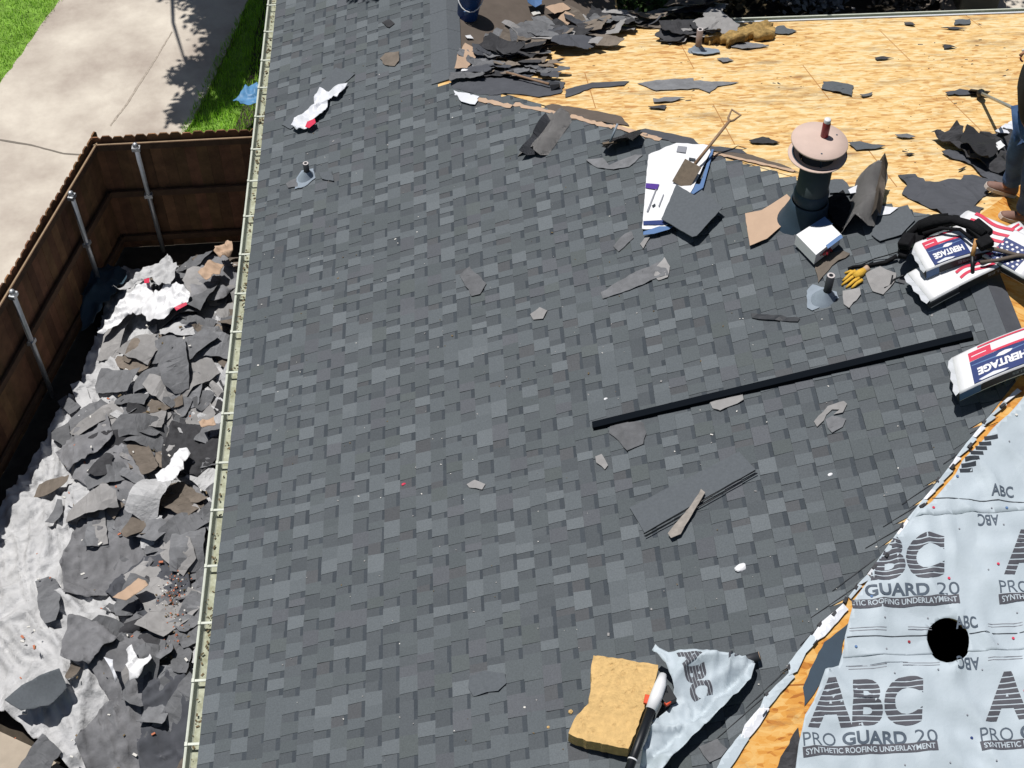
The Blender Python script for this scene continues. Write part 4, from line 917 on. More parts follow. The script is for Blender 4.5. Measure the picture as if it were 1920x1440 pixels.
fl = [(1220, 1236), (1226, 1228), (1250, 1240), (1290, 1236), (1340, 1238), (1380, 1236), (1414, 1238), (1416, 1244), (1408, 1272), (1380, 1306), (1330, 1356), (1282, 1400), (1240, 1448), (1228, 1500), (1190, 1500), (1204, 1410), (1222, 1362), (1256, 1330), (1262, 1300), (1246, 1262)]
def fh(x, y):
    p = at(1420, 1236, 'L', .1); q = at(1205, 1440, 'L', .1)
    d = Vector((q.x - p.x, q.y - p.y)); n = Vector((-d.y, d.x)).normalized(); s = (x - p.x) * n.x + (y - p.y) * n.y
    s = abs(s)
    return .05 + .20 * min(1, s / .30) ** .7 + .05 * max(0, 1 - abs(nz(x * .6 + y, y - x * .4, 3.3, 4)) * 4) + .03 * max(0, 1 - abs(nz(x, y * .4, 9, 2)) * 4) - .07 * max(0, nz(x, y, 2.4, 8))
UF = slab('underlayment_flap', jag(P2(fl, 'L', .12), .06, .004), gl, fh, .003, 'under', .022, None, True)
tag(UF, 'pale wrinkled underlayment offcut hanging from a dark tube beside the leaf blower', 'underlayment')
CLIP = P2(fl, 'L', .12)
fw = lambda p_: P2([p_], 'L', .12)[0]
put_text('printed_letters', UF, 'ABC', (1262, 1260), (1296, 1330), .16, 'ink', bold=.05, bands=7, gap=.02, pl='L', hf=fh, nx=12, ny=6, up=1, shear=.1)
put_text('printed_letters', UF, 'ABC', (1360, 1262), (1400, 1244), .07, 'ink', bold=.03, pl='L', hf=fh)
CLIP = None
b = bmesh.new(); tube(b, [at(1375, 1243, 'L', .10), at(1424, 1230, 'L', .10)], .032, 14); t = thing('roll_tube', 'dark cardboard tube sticking out at the right end of the pale offcut', 'tube'); obj('tube_wall', b, 'pipe', t)
b = bmesh.new(); q = at(1424, 1230, 'L', .10); dd = (q - at(1375, 1243, 'L', .10)).normalized(); cyl(b, q + dd * .001, q + dd * .004, .031, n=14); cyl(b, q + dd * .004, q + dd * .005, .024, n=14, mi=1); obj('tube_end', b, ['cardboard', 'black'], t)
for k, (x, y, s, lb) in enumerate([(1070, 1335, .02, 'yellow foam crumb left of the foam slab'), (1028, 1364, .013, 'tiny yellow foam crumb farthest left of the foam slab'), (1300, 1223, .012, 'tan crumb above the pale offcut')]):
    p = at(x, y, 'L', .01); b = bmesh.new(); bmesh.ops.create_icosphere(b, subdivisions=1, radius=s, matrix=Matrix.Translation(p)); tag(obj('crumb', b, 'foam'), lb, 'crumb')

# ================================================================== FAR SLOPE: scraps on the bare decking
osb_bits = [([(1543, 154), (1560, 152), (1600, 160), (1598, 180), (1540, 166)], 'strip', 'grey shingle piece with a split lying on the decking above the flue'),
 ([(1612, 178), (1636, 173), (1634, 178), (1618, 182)], 'scrap', 'small grey scrap right of the split shingle piece'),
 ([(1640, 108), (1652, 106), (1676, 109), (1644, 112)], 'scrap_dk', 'thin dark sliver high in the middle of the decking'),
 ([(1766, 84), (1772, 83), (1794, 89), (1770, 91)], 'scrap_dk', 'dark pointed sliver near the top right of the decking'),
 ([(1764, 52), (1790, 51), (1812, 53), (1790, 55)], 'scrap_dk', 'long thin brown sliver below the far gutter'),
 ([(1695, 42), (1706, 41), (1716, 48), (1698, 46)], 'scrap_dk', 'small dark chip just below the far gutter'),
 ([(1790, 38), (1820, 36), (1818, 45), (1790, 46)], 'strip', 'grey shingle corner lying over the far gutter'),
 ([(1590, 268), (1612, 266), (1660, 274), (1640, 279), (1606, 281)], 'strip', 'grey shingle piece on the decking right of the flue cap'),
 ([(1404, 264), (1430, 256), (1462, 267), (1450, 270), (1410, 268)], 'scrap_dk', 'dark pointed scrap on the decking left of the flue cap'),
 ([(1678, 253), (1700, 252), (1716, 257), (1692, 259)], 'scrap', 'small dark scrap left of the large torn black felt'),
 ([(1224, 186), (1245, 183), (1284, 183), (1260, 190), (1226, 192)], 'scrap', 'grey oblong scrap below the row of torn felt'),
 ([(1215, 200), (1232, 198), (1250, 197), (1246, 205), (1220, 203)], 'scrap_dk', 'small dark scrap just under the grey oblong scrap'),
 ([(1772, 174), (1800, 168), (1835, 172), (1832, 177), (1778, 178)], 'feltgrey', 'flat grey scrap at the tip of the second shovel'),
 ([(1696, 288), (1708, 286), (1715, 288), (1705, 291)], 'scrap_dk', 'tiny dark chip right of the flue cap'),
 ([(1796, 320), (1806, 314), (1812, 313), (1802, 319)], 'scrap_dk', 'tiny dark chip between the two felt patches'),
 ([(1370, 82), (1400, 80), (1442, 86), (1400, 92), (1372, 88)], 'scrap', 'grey torn scrap between the tan pipe and the insulation'),
 ([(1344, 110), (1365, 108), (1376, 113), (1355, 117)], 'scrap', 'small purplish scrap below the tan pipe'),
 ([(1444, 56), (1462, 48), (1494, 58), (1478, 64), (1450, 62)], 'strip', 'grey piece right of the yellow insulation lump')]
for px, mt_, lb in osb_bits: place('shingle_scrap', px, mt_, lb, 'shingle scrap', pl='F', h=.02, wr_=.02, jamp=.012)
# splinters and crumbs on the decking
bm = bmesh.new(); r5 = random.Random(77)
for k in range(600):
    x, y = r5.uniform(3, 11), r5.uniform(8.6, 14.2)
    if nz(x, y, .9, 4) < .02: continue
    if gf(x, y) > gl(x, y) or (x > 6.4 and gf(x, y) > gr(x, y)): continue
    s = r5.uniform(.002, .005) if r5.random() < .85 else r5.uniform(.006, .013); box(bm, (x, y, gf(x, y) + .003), (s * r5.uniform(1, 5), s, .004), Matrix.Rotation(r5.gauss(0, .5), 3, 'Z'), r5.choice((0, 0, 1)))
tag(obj('deck_crumbs', bm, ['scrap_dk', 'steel']), 'small dark splinters and crumbs sprinkled over the bare decking', 'crumbs', kind='stuff')
# large torn felt at the right, lifted flaps
place('torn_felt', [(1765, 286), (1780, 280), (1810, 286), (1818, 292), (1838, 302), (1870, 318), (1890, 322), (1880, 344), (1850, 336), (1832, 322), (1820, 308), (1800, 300), (1780, 296)], 'feltgrey', 'lowest flap of the big torn black felt beside the worker', 'torn felt', .02, pl='F', wr_=.03)
place('torn_felt', [(1744, 254), (1770, 248), (1790, 240), (1804, 246), (1806, 262), (1830, 264), (1845, 250), (1866, 252), (1900, 250), (1905, 300), (1890, 330), (1850, 318), (1820, 300), (1796, 282), (1770, 272)], 'scrap_dk', 'big torn black felt sheet lifting off the decking beside the worker', 'torn felt', .05, pl='F', wr_=.12, s=4, thick=.005)
place('torn_felt', [(1800, 262), (1812, 240), (1836, 252), (1862, 262), (1868, 290), (1850, 300), (1820, 286)], 'shirt', 'raised dark flap in the middle of the big torn felt', 'torn felt', .16, pl='F', wr_=.10, s=4)
place('paper_scrap', [(1864, 250), (1890, 232), (1915, 228), (1915, 246), (1890, 252)], 'white2', 'white wrapper piece behind the worker beside the torn felt', 'paper', .10, pl='F', wr_=.05)
place('paper_scrap', [(1866, 268), (1876, 264), (1884, 274), (1872, 282)], 'white', 'small white paper right of the torn felt', 'paper', .12, pl='F', wr_=.02)
# insulation lump
o = slab('insulation_lump', jag(P2([(1318, 56), (1345, 48), (1390, 50), (1420, 44), (1450, 46), (1452, 60), (1426, 66), (1412, 62), (1390, 72), (1366, 78), (1352, 70), (1330, 72)], 'F', .10), .04, .035), gf, lambda x, y: .11 + .10 * nz(x, y, 4, 2) + .05 * nz(x, y, 11, 3), .11, 'foamin', .03, None, True)
tag(o, 'yellow brown insulation lump lying at the far eave beside the tan pipe', 'insulation')

# ================================================================== WING SLOPE: felt scraps
wr2 = random.Random(41); wd_ = []
lbl = {'scrap_dk': 'black torn felt sheet in the heap on the brown wing slope', 'scrap_br': 'brownish torn felt sheet in the heap on the brown wing slope', 'scrap': 'grey torn shingle in the heap on the brown wing slope', 'scrap_lt': 'pale grey torn piece in the heap on the brown wing slope'}
for k in range(96):
    fr = wr2.random(); X = 905 + 440 * wr2.random() ** 1.1; mid = 112 - (X - 850) * .10; Y = mid - abs(wr2.gauss(0, 1)) * (26 if X < 1200 else 18) + 10
    if X < 925 and Y < 66: continue
    if X < 1010 and Y < 52 or X > 1130 and Y < 50: continue
    if X < 930 and Y < 100: continue
    p = at(X, Y, 'W' if Y < 120 - (X - 850) * .12 else 'F')
    mt_ = wr2.choice(('scrap_dk', 'scrap_dk', 'scrap_br', 'scrap_br', 'scrap', 'feltgrey', 'scrap_lt'))
    L = wr2.uniform(.22, .62)
    o = scrap('felt_scrap', (p.x, p.y), L, L * wr2.uniform(.3, .6), wr2.gauss(-.25, .5), mt_, groof, wr2.uniform(.0, .12), (wr2.uniform(-.25, .3), wr2.uniform(-.1, .35)), wr2.uniform(-.12, .14), wr2.uniform(0, 3), .013, .45, .005, wr2, step=.035, cell=L / 7,
          label=lbl.get(mt_, 'dark grey torn felt in the heap on the brown wing slope'), cat='felt scrap', group='torn felt scraps on the wing slope')
    wd_.append((o, X, Y, L, mt_))
for k in range(30):
    X = wr2.uniform(872, 1050); Y = wr2.uniform(104, 150) + (X - 872) * .05; p = at(X, Y, 'W' if Y < 118 else 'F'); mt_ = wr2.choice(('scrap_dk', 'scrap', 'feltgrey', 'scrap_br', 'scrap')); L = wr2.uniform(.16, .42)
    o = scrap('felt_scrap', (p.x, p.y), L, L * wr2.uniform(.3, .6), wr2.gauss(-.2, .4), mt_, groof, wr2.uniform(.02, .06), (wr2.uniform(-.1, .15), wr2.uniform(-.1, .15)), wr2.uniform(-.06, .1), wr2.uniform(0, 3), .02, .5, .005, wr2, step=.035, cell=L / 6, label='x', cat='felt scrap', group='torn felt scraps on the wing slope')
    wd_.append((o, X, Y, L, mt_))
bins = {}
for o, X, Y, L, mt_ in wd_:
    pl_ = 'just right of the blue pail' if X < 960 else 'above the brown handled tool' if X < 1040 else 'in the middle of the top heap' if X < 1130 else 'toward the tan pipe' if X < 1230 else 'left of the tan pipe'
    rw = 'upper' if Y < 60 else 'middle' if Y < 85 else 'lower' if Y < 108 else 'lowest'; sz = 'large' if L > .48 else 'medium' if L > .34 else 'small'
    bins.setdefault((mt_, pl_, rw, sz), []).append((X, o))
cw0 = {'scrap': 'grey shingle', 'scrap_br': 'brownish felt', 'scrap_dk': 'black felt', 'scrap_lt': 'pale', 'feltgrey': 'dark grey felt'}
for (mt_, pl_, rw, sz), L_ in bins.items():
    L_.sort(key=lambda q: q[0])
    for i, (X, o) in enumerate(L_):
        o_ = '' if len(L_) == 1 else ('leftmost ', 'rightmost ')[i > 0] if len(L_) == 2 else ('leftmost ', 'second ', 'third ', 'fourth ', 'fifth ', 'sixth ', 'seventh ', 'eighth ', 'ninth ', 'tenth ')[min(i, 9)]
        o['label'] = o_ + sz + ' ' + cw0[mt_] + ' scrap ' + pl_ + ', ' + rw + ' layer'
for px, mt_, lb, h in [([(1005, 52), (1060, 64), (1078, 72), (1076, 90), (1030, 88), (996, 72)], 'scrap_lt', 'large pale brown board lying in the felt heap on the wing', .16),
                       ([(1022, 12), (1056, 5), (1070, 16), (1040, 26)], 'cardboard', 'tan board near the top of the wing slope', .1), ([(1046, 34), (1060, 21), (1078, 29), (1064, 46)], 'cardboard', 'smaller pale square board below the tan board', .14),
                       ([(858, 100), (872, 80), (892, 92), (892, 108), (876, 128), (852, 128)], 'cardboard', 'pale crumpled cardboard at the lower left of the wing slope', .06),
                       ([(866, 130), (882, 128), (884, 134), (874, 139), (864, 136)], 'white', 'small white paper at the foot of the wing ridge', .06), ([(850, 158), (880, 166), (896, 174), (890, 178), (864, 172)], 'white2', 'long white scrap along the end of the far hip', .03),
                       ([(872, 68), (882, 66), (888, 72), (876, 72)], 'white', 'tiny white scrap under the blue pail', .03), ([(996, 24), (1010, 19), (1014, 25), (1000, 29)], 'pebble', 'small white stick above the felt heap', .05),
                       ([(934, 92), (940, 88), (955, 104), (948, 108)], 'white2', 'thin white sliver in the shadow of the felt heap', .05), ([(1100, 48), (1115, 40), (1118, 60), (1100, 66)], 'leadgrey', 'bluish grey curled scrap near the dark heap', .12),
                       ([(1236, 52), (1252, 58), (1240, 62)], 'white', 'white triangular scrap in the shade left of the tan pipe', .03)]:
    place('board' if 'board' in lb else 'paper_scrap', px, mt_, lb, 'board' if 'board' in lb else 'paper', h=h, pl='W' if px[0][1] < 140 else 'F', wr_=.02, g=groof, hf=(lambda hh: (lambda x, y: hh + .02 * nz(x, y, 5)))(h))
# blue pail
t = thing('pail', 'blue pail with a white wire handle standing on the brown wing slope', 'pail')
p = at(876, 32, 'W'); ax = Vector((.16, .05, 1)).normalized(); b = bmesh.new()
lathe(b, p, ax, [(0, .0), (.115, .0), (.12, .01), (.145, .33), (.155, .335), (.155, .36), (.145, .365), (.138, .33), (.112, .02), (0, .018)], 32); obj('bucket_body', b, ['bluepail'], t, doublecheck=True)
b = bmesh.new(); F = frame(ax); q = [p + F @ Vector((.155 * math.cos(a), .155 * math.sin(a) - .0, .33 - .16 * math.sin(a) )) for a in [math.pi + i * math.pi / 10 for i in range(11)]]
q = [p + F @ Vector((.157 * math.cos(a), .157 * math.sin(a), .33 + .17 * math.sin(a))) for a in [math.pi + i * math.pi / 10 for i in range(11)]]; tube(b, q, .007, 6); obj('handle', b, 'white', t)
b = bmesh.new()
for k in range(3): 
    a = -1.9 + k * .16; box(b, p + F @ Vector((.132 * math.cos(a), .132 * math.sin(a), .12 + .02 * k)), (.03, .012, .05))
obj('white_label', b, 'pblue', t)
place('paper_scrap', [(985, -10), (1018, -12), (1016, 6), (1004, 9), (990, 4)], 'pblue', 'pale blue and white plastic at the top edge of the photo', 'plastic scrap', h=.14, pl='W', g=gw, hf=lambda x, y: .12 + .05 * nz(x, y, 6))

# ================================================================== FENCE
def fence(label, A_, B_, posts, seed):
    t = thing('wooden_fence', label, 'fence'); rr = random.Random(seed)
    a, b_ = Vector(A_), Vector(B_); L = (b_ - a).length; d = (b_ - a) / L; n = Vector((-d.y, d.x))     # n points to the driveway side
    if n.dot(Vector((-1, .4))) < 0: n = -n
    b = bmesh.new(); u = 0.0; fl_ = b.loops.layers.float_color.new('tone')
    F = Matrix(((d.x, n.x, 0), (d.y, n.y, 0), (0, 0, 1)))
    while u < L:
        wd = .139; top = -.73 + rr.uniform(-.012, .012); ln = rr.uniform(-.004, .004)
        c = a + d * (u + wd / 2) + n * (.03 + ln)
        pr = [(-wd / 2, GZ + .02), (wd / 2, GZ + .02), (wd / 2, top - .035), (wd / 2 - .03, top), (-wd / 2 + .03, top), (-wd / 2, top - .035)]
        f0 = [b.verts.new(Vector((c.x, c.y, 0)) + F @ Vector((x, -.009, z))) for x, z in pr]; f1 = [b.verts.new(Vector((c.x, c.y, 0)) + F @ Vector((x, .009, z))) for x, z in pr]
        fs_ = [b.faces.new(f0), b.faces.new(f1[::-1])] + [b.faces.new((f0[k], f0[(k + 1) % 6], f1[(k + 1) % 6], f1[k])) for k in range(6)]
        q_ = rr.uniform(.6, 1.35); tc = (.155 * q_, .078 * q_ * rr.uniform(.9, 1.1), .038 * q_, 1)
        for f_ in fs_:
            for l_ in f_.loops: l_[fl_] = tc
        u += wd + rr.choice((.0005, .001, .001, .002, .003))
    obj('picket_boards', b, 'wood', t, doublecheck=True)
    c = a + d * L / 2 - n * .022
    for k, z in enumerate((-.86, -1.62, -2.38)):
        b = bmesh.new(); box(b, (c.x, c.y, z), (L, .032, .09), F); rl = obj('rail', b, 'woodrail', t)
        if k == 0: b = bmesh.new(); box(b, (c.x, c.y, z + .047), (L, .014, .004), F); obj('lit_rail_top', b, 'woodtop_lit', rl)  # paler strip paints the sunlight along the rail's top edge
    for (px, py) in posts:
        q = at(px, py, -.80); c = Vector((q.x, q.y)); c = a + d * (c - a).dot(d) - n * .075
        b = bmesh.new(); cyl(b, (c.x, c.y, GZ - .1), (c.x, c.y, -.80), .03, n=16); po = obj('post', b, 'galv', t)
        b = bmesh.new(); lathe(b, (c.x, c.y, -.80), KZ, [(.034, -.02), (.034, .0), (.028, .018), (.014, .028), (0, .03)], 16); obj('post_cap', b, 'galv', po)
        for z in (-.86, -1.62):
            b = bmesh.new(); box(b, (c.x, c.y, z), (.10, .07, .05), F); obj('bracket', b, 'galv', po)
    return t
cn = (-2.25, 13.66)
fence('dark weathered wooden fence running across behind the debris to the gutter', (cn[0] - .06, cn[1]), (.3, 13.72), [(252, 280)], 1)
fence('dark weathered wooden fence running down the left side beside the driveway', (-4.3, 5.2), (cn[0] + .012, cn[1] + .05), [(133, 362), (17, 546), (-110, 820)], 2)

# ================================================================== YARD: grey sheet and the debris heap
le = P2([(232, 500), (205, 560), (188, 625), (150, 735), (112, 790), (82, 845), (40, 905), (-2, 975), (-40, 1060), (-60, 1150), (-60, 1300)], -2.5)
def left_edge(y):
    for (x1, y1), (x2, y2) in zip(le, le[1:]):
        if y2 <= y <= y1: return x1 + (x2 - x1) * (y - y1) / (y2 - y1)
    return le[0][0] if y > le[0][1] else le[-1][0]
def heap(x, y):
    u = max(0., min(1., (x - left_edge(y)) / 1.3)); e = max(0, min(1, (13.15 - y) / .5)); e2 = max(0, min(1, (y - 6.1) / .8))
    return GZ + .03 + (.10 + .48 * u * u * (3 - 2 * u) * (.75 + .5 * nz(x, y, .8, 3))) * e * (.25 + .75 * e2) + .05 * nz(x, y, 3, 1)
def sheet_h(x, y):
    wx, wy = x + .12 * nz(x, y, 2.2, 11), y + .12 * nz(x, y, 2.2, 12)
    def rid(X, Y, f, sd, k): return max(0, 1 - abs(nz(X, Y, f, sd)) * k)
    t_ = max(0., min(1., .5 + 2.2 * nz(x, y, 1.1, 20)))
    a = rid(wx * 2.2 + wy * .5, wy * .35, 3.0, 6, 3.6); b_ = rid((wx + wy) * 1.7, (wy - wx) * .3, 3.0, 7, 3.6); c = rid((wx * .5 - wy) * 1.8, wx * .6, 4.2, 8, 3.0); d = rid(wx * 2.6, wy * .8, 8, 9, 2.6)
    return .01 + .085 * a ** 1.2 * t_ + .085 * b_ ** 1.2 * (1 - t_) + .05 * c + .014 * d + .05 * nz(x, y, 2.4, 30)
tp = le[:-1] + P2([(-40, 1330), (20, 1350), (60, 1388), (120, 1432), (158, 1470)], -2.45) + [(-1.75, 5.3), (.1, 5.2), (.1, 13.0), (-.9, 13.1)]
o = slab('crumpled_sheet', jag(tp, .1, .02), heap, sheet_h, .004, 'tarp', .028, None, False)
for p_ in o.data.polygons: p_.use_smooth = True
tag(o, 'large crumpled pale grey sheet spread under the torn shingles between fence and house', 'sheet')
yr = random.Random(99); n = 0
kinds = [('scrap', 'grey torn shingle piece in the yard heap', 'grey torn shingles on the yard heap'), ('scrap_br', 'brownish torn felt piece in the yard heap', 'brown torn felt on the yard heap'), ('scrap_dk', 'black torn shingle piece in the yard heap', 'black torn shingles on the yard heap'), ('scrap_lt', 'pale grey torn piece in the yard heap', 'pale torn pieces on the yard heap'), ('tarp', 'whitish torn piece in the yard heap', 'whitish torn pieces on the yard heap')]
for k, (cx0, cy0, a_, b0, mt_, lb) in enumerate([(300, 760, .62, .5, 'heapfelt', 'broad grey felt draped across the upper middle of the heap'), (380, 660, .5, .55, 'heapfelt', 'broad grey felt against the gutter near the upper end of the heap'), (250, 900, .7, .55, 'heapfelt', 'broad grey felt draped beside the crumpled white paper'),
        (330, 1000, .6, .6, 'heapfelt', 'broad grey felt halfway down the heap beside the gutter'), (200, 1060, .7, .5, 'heapfelt', 'broad grey felt on the pale sheet left of the heap middle'), (300, 1120, .55, .5, 'feltgrey', 'broad dark felt just above the black roll'), (280, 1260, .6, .6, 'heapfelt', 'broad grey felt under the small white wrapper'),
        (250, 1390, .7, .5, 'heapfelt', 'broad grey felt at the bottom edge of the heap'), (320, 1380, .5, .6, 'feltgrey', 'broad dark felt touching the gutter at the bottom'), (170, 850, .45, .35, 'heapfelt', 'grey felt lying on the pale sheet below the third fence post'), (360, 860, .5, .5, 'scrap_dk', 'black felt against the gutter in the middle of the heap'), (400, 560, .45, .45, 'heapfelt', 'grey felt under the tan cardboard at the far end'), (170, 1230, .35, .3, 'heapfelt', 'small grey felt left of the black roll')]):
    c0 = at(cx0, cy0, -2.2); N_ = 6; ph = yr.uniform(0, 6)
    pl_ = [(c0.x + .8 * a_ * math.cos(t_) * (1 + .25 * math.sin(3 * t_ + ph)), c0.y + b0 * .95 * math.sin(t_) * (1 + .22 * math.sin(2 * t_ + ph * 2))) for t_ in [6.2832 * i / N_ for i in range(N_)]]
    pl_ = [(min(x_, .08), max(y_, 5.3)) for x_, y_ in pl_]
    o = slab('torn_felt', jag(pl_, .07, .008, yr), heap, (lambda q: (lambda x, y: .045 + .012 * q + .55 * sheet_h(x, y) + .04 * nz(x, y, 1.8, q) + .025 * max(0, 1 - abs(nz(x, y * .6, 3, q)) * 5)))(k), .004, mt_, .035, None, True)
    tag(o, lb, 'torn felt')
yd = []
while n < 285:
    y = yr.uniform(5.9, 12.9); l_ = left_edge(y); x = yr.uniform(l_ + .05, .12); u = (x - l_) / (0 - l_)
    dens = min(1, max(.16, (u - .08) * 2.0)) if y > 8.8 else min(1, max(.03, (u - .42) * 4.5))
    if y > 12.2: dens = .8 if u > .3 else .1
    if yr.random() > dens: continue
    kd = kinds[yr.choice((0, 0, 0, 0, 0, 1, 1, 2, 3, 3, 4))]; L = yr.uniform(.26, .70) * (1 if yr.random() < .78 else .5)
    o = scrap('torn_shingle', (x, y), L, L * yr.uniform(.30, .68), yr.uniform(0, 6.28), kd[0], lambda X, Y: heap(X, Y) + .04 + .05 * max(0, nz(X, Y, 3.1, 6)), yr.uniform(.0, .10), (yr.gauss(0, .13), yr.gauss(0, .13)), yr.gauss(0, .13), yr.uniform(0, 3.1), .009, .45, .004, yr, step=.05, cell=L / 6, label=kd[1], cat='torn shingle', group=kd[2])
    yd.append((o, x, y, L, kd[0])); n += 1
rows_ = ['at the far end of the heap', 'below the big white wrapper', 'near the upper middle of the heap', 'in the middle of the heap', 'beside the crumpled white paper', 'above the tan board', 'around the black felt roll', 'near the small white wrapper', 'at the bottom edge of the heap']
bins = {}
for o, x, y, L, k_ in yd:
    r_ = min(8, int((12.9 - y) / 7.0 * 9)); u = (x - left_edge(y)) / (.1 - left_edge(y)); sd = 'on the fence side' if u < .4 else 'midway across' if u < .7 else 'on the gutter side'
    sz = 'large' if L > .48 else 'medium' if L > .32 else 'small'
    bins.setdefault((k_, r_, sd, sz), []).append((x, o))
cw = {'scrap': 'grey', 'scrap_br': 'brownish', 'scrap_dk': 'black', 'scrap_lt': 'pale', 'tarp': 'whitish'}
for (k_, r_, sd, sz), L_ in bins.items():
    L_.sort(key=lambda q: q[0])
    for i, (x, o) in enumerate(L_):
        o_ = '' if len(L_) == 1 else ('leftmost ', 'rightmost ')[i > 0] if len(L_) == 2 else ('leftmost ', 'second ', 'third ', 'fourth ', 'fifth ', 'sixth ', 'seventh ', 'eighth ', 'ninth ')[min(i, 8)]
        o['label'] = o_ + sz + ' ' + cw[k_] + ' torn shingle ' + rows_[r_] + ' ' + sd
def yard(name, px, mt_, label, cat, z=-2.2, h=.0, s=9, wr_=.08, thick=.004, cell=.035, jamp=.02, base=.12):
    poly = P2(px, z); return tag(slab(name, jag(poly, .06, jamp), lambda x, y: heap(x, y) + base + .13, wrinkle(wr_ * .7, s * .7, yr.random() * 9, .02), thick, mt_, .025, None, True), label, cat)
yard('empty_wrapper', [(183, 626), (200, 606), (226, 580), (252, 558), (284, 548), (292, 568), (300, 584), (330, 582), (356, 588), (372, 610), (352, 630), (320, 642), (290, 632), (270, 610), (246, 604), (214, 622)], 'white', 'big crumpled white wrapper at the far end of the yard heap', 'wrapper', -2.15, wr_=.14, base=.16)
W2 = [o for o in bpy.data.objects if o.name.startswith('empty_wrapper')][-1]
for px in ([(275, 541), (286, 541), (286, 552), (276, 550)], [(340, 626), (362, 616), (364, 620), (344, 632)]):
    slab('red_print', P2(px, -2.0), lambda x, y: heap(x, y) + .42, .02, .003, 'red', .1, W2)
yard('empty_wrapper', [(254, 1260), (266, 1254), (276, 1276), (300, 1274), (304, 1282), (288, 1296), (276, 1312), (258, 1312), (254, 1290)], 'white', 'small white wrapper with a red mark low in the yard heap', 'wrapper', -2.2, wr_=.12, base=.18)
yard('paper_scrap', [(216, 1280), (232, 1282), (238, 1310), (234, 1318), (226, 1296)], 'white2', 'thin white paper left of the small white wrapper in the heap', 'paper', -2.25, base=.18)
yard('paper_scrap', [(338, 886), (354, 876), (368, 886), (356, 904), (356, 918), (340, 940), (322, 962), (308, 962), (304, 930), (330, 910)], 'white', 'crumpled white paper in the middle of the yard heap near the gutter', 'paper', -2.15, base=.2)
yard('pale_sheet', [(208, 532), (250, 530), (270, 508), (292, 512), (320, 500), (344, 534), (330, 570), (300, 562), (290, 536), (250, 540)], 'tarp', 'pale ragged sheet standing up at the far end of the heap', 'sheet', -2.0, wr_=.16, s=7, base=.22)
yard('teal_tarp', [(164, 540), (205, 504), (240, 520), (244, 545), (206, 590), (184, 632), (158, 638)], 'bluetarp_dk', 'dark teal tarp in the shade at the foot of the fence', 'tarp', -2.4, wr_=.2, s=4, base=.1)
yard('cardboard', [(380, 548), (404, 530), (428, 532), (420, 548), (396, 562)], 'cardboard', 'torn tan cardboard near the far end of the heap beside the gutter', 'cardboard', -2.0, base=.25)
yard('cardboard', [(412, 504), (444, 496), (446, 512), (424, 528), (412, 520)], 'cardboard', 'crumpled tan paper touching the gutter at the far end of the heap', 'cardboard', -2.0, base=.28, wr_=.16)
yard('cardboard', [(378, 812), (408, 806), (412, 822), (384, 826)], 'cardboard', 'small tan cardboard beside the gutter halfway down the heap', 'cardboard', -2.0, base=.25)
yard('board', [(226, 1156), (270, 1112), (284, 1118), (290, 1128), (250, 1160)], 'cardboard', 'tan board above the black roll in the yard heap', 'board', -2.1, wr_=.02, base=.22, jamp=.004)
yard('loose_shingle', [(30, 1350), (64, 1328), (140, 1310), (150, 1338), (112, 1364), (60, 1368)], 'strip', 'grey shingle lying on the pale sheet at the bottom left', 'loose shingle', -2.4, wr_=.05, s=3, base=.16, jamp=.005)
yard('bluetarp', [(440, 205), (462, 184), (486, 176), (490, 214), (456, 218)], 'bluetarp', 'light blue plastic piece sticking out beside the gutter', 'plastic', -2.3, base=.3, wr_=.1)
b = bmesh.new(); q0, q1 = at(186, 1202, -2.02), at(284, 1166, -1.98); tube(b, [q0, (q0 + q1) / 2 + Vector((0, 0, .01)), q1], .075, 18); tag(obj('felt_roll', b, 'scrap_dk'), 'black felt roll lying across the yard heap', 'roll')
bm = bmesh.new()
for k in range(260):
    p = at(yr.gauss(330, 14), yr.gauss(1150, 34), -2.1); s = yr.uniform(.006, .022); box(bm, (p.x, p.y, heap(p.x, p.y) + yr.uniform(.12, .24)), (s, s * .8, s * .6), Matrix.Rotation(yr.uniform(0, 3), 3, 'Z') @ Matrix.Rotation(yr.uniform(0, 3), 3, 'X'), yr.choice((0, 0, 1, 2)))
for k in range(160):
    y = yr.uniform(6, 12.5); x = yr.uniform(left_edge(y) + .6, 0); s = yr.uniform(.006, .024); box(bm, (x, y, heap(x, y) + yr.uniform(.12, .24)), (s * 2, s, s * .6), Matrix.Rotation(yr.uniform(0, 3), 3, 'Z'), yr.choice((0, 1, 1, 2)))
tag(obj('heap_crumbs', bm, ['orangetxt', 'pebble', 'deadleaf']), 'brick coloured and white crumbs scattered in the yard heap', 'crumbs', kind='stuff')

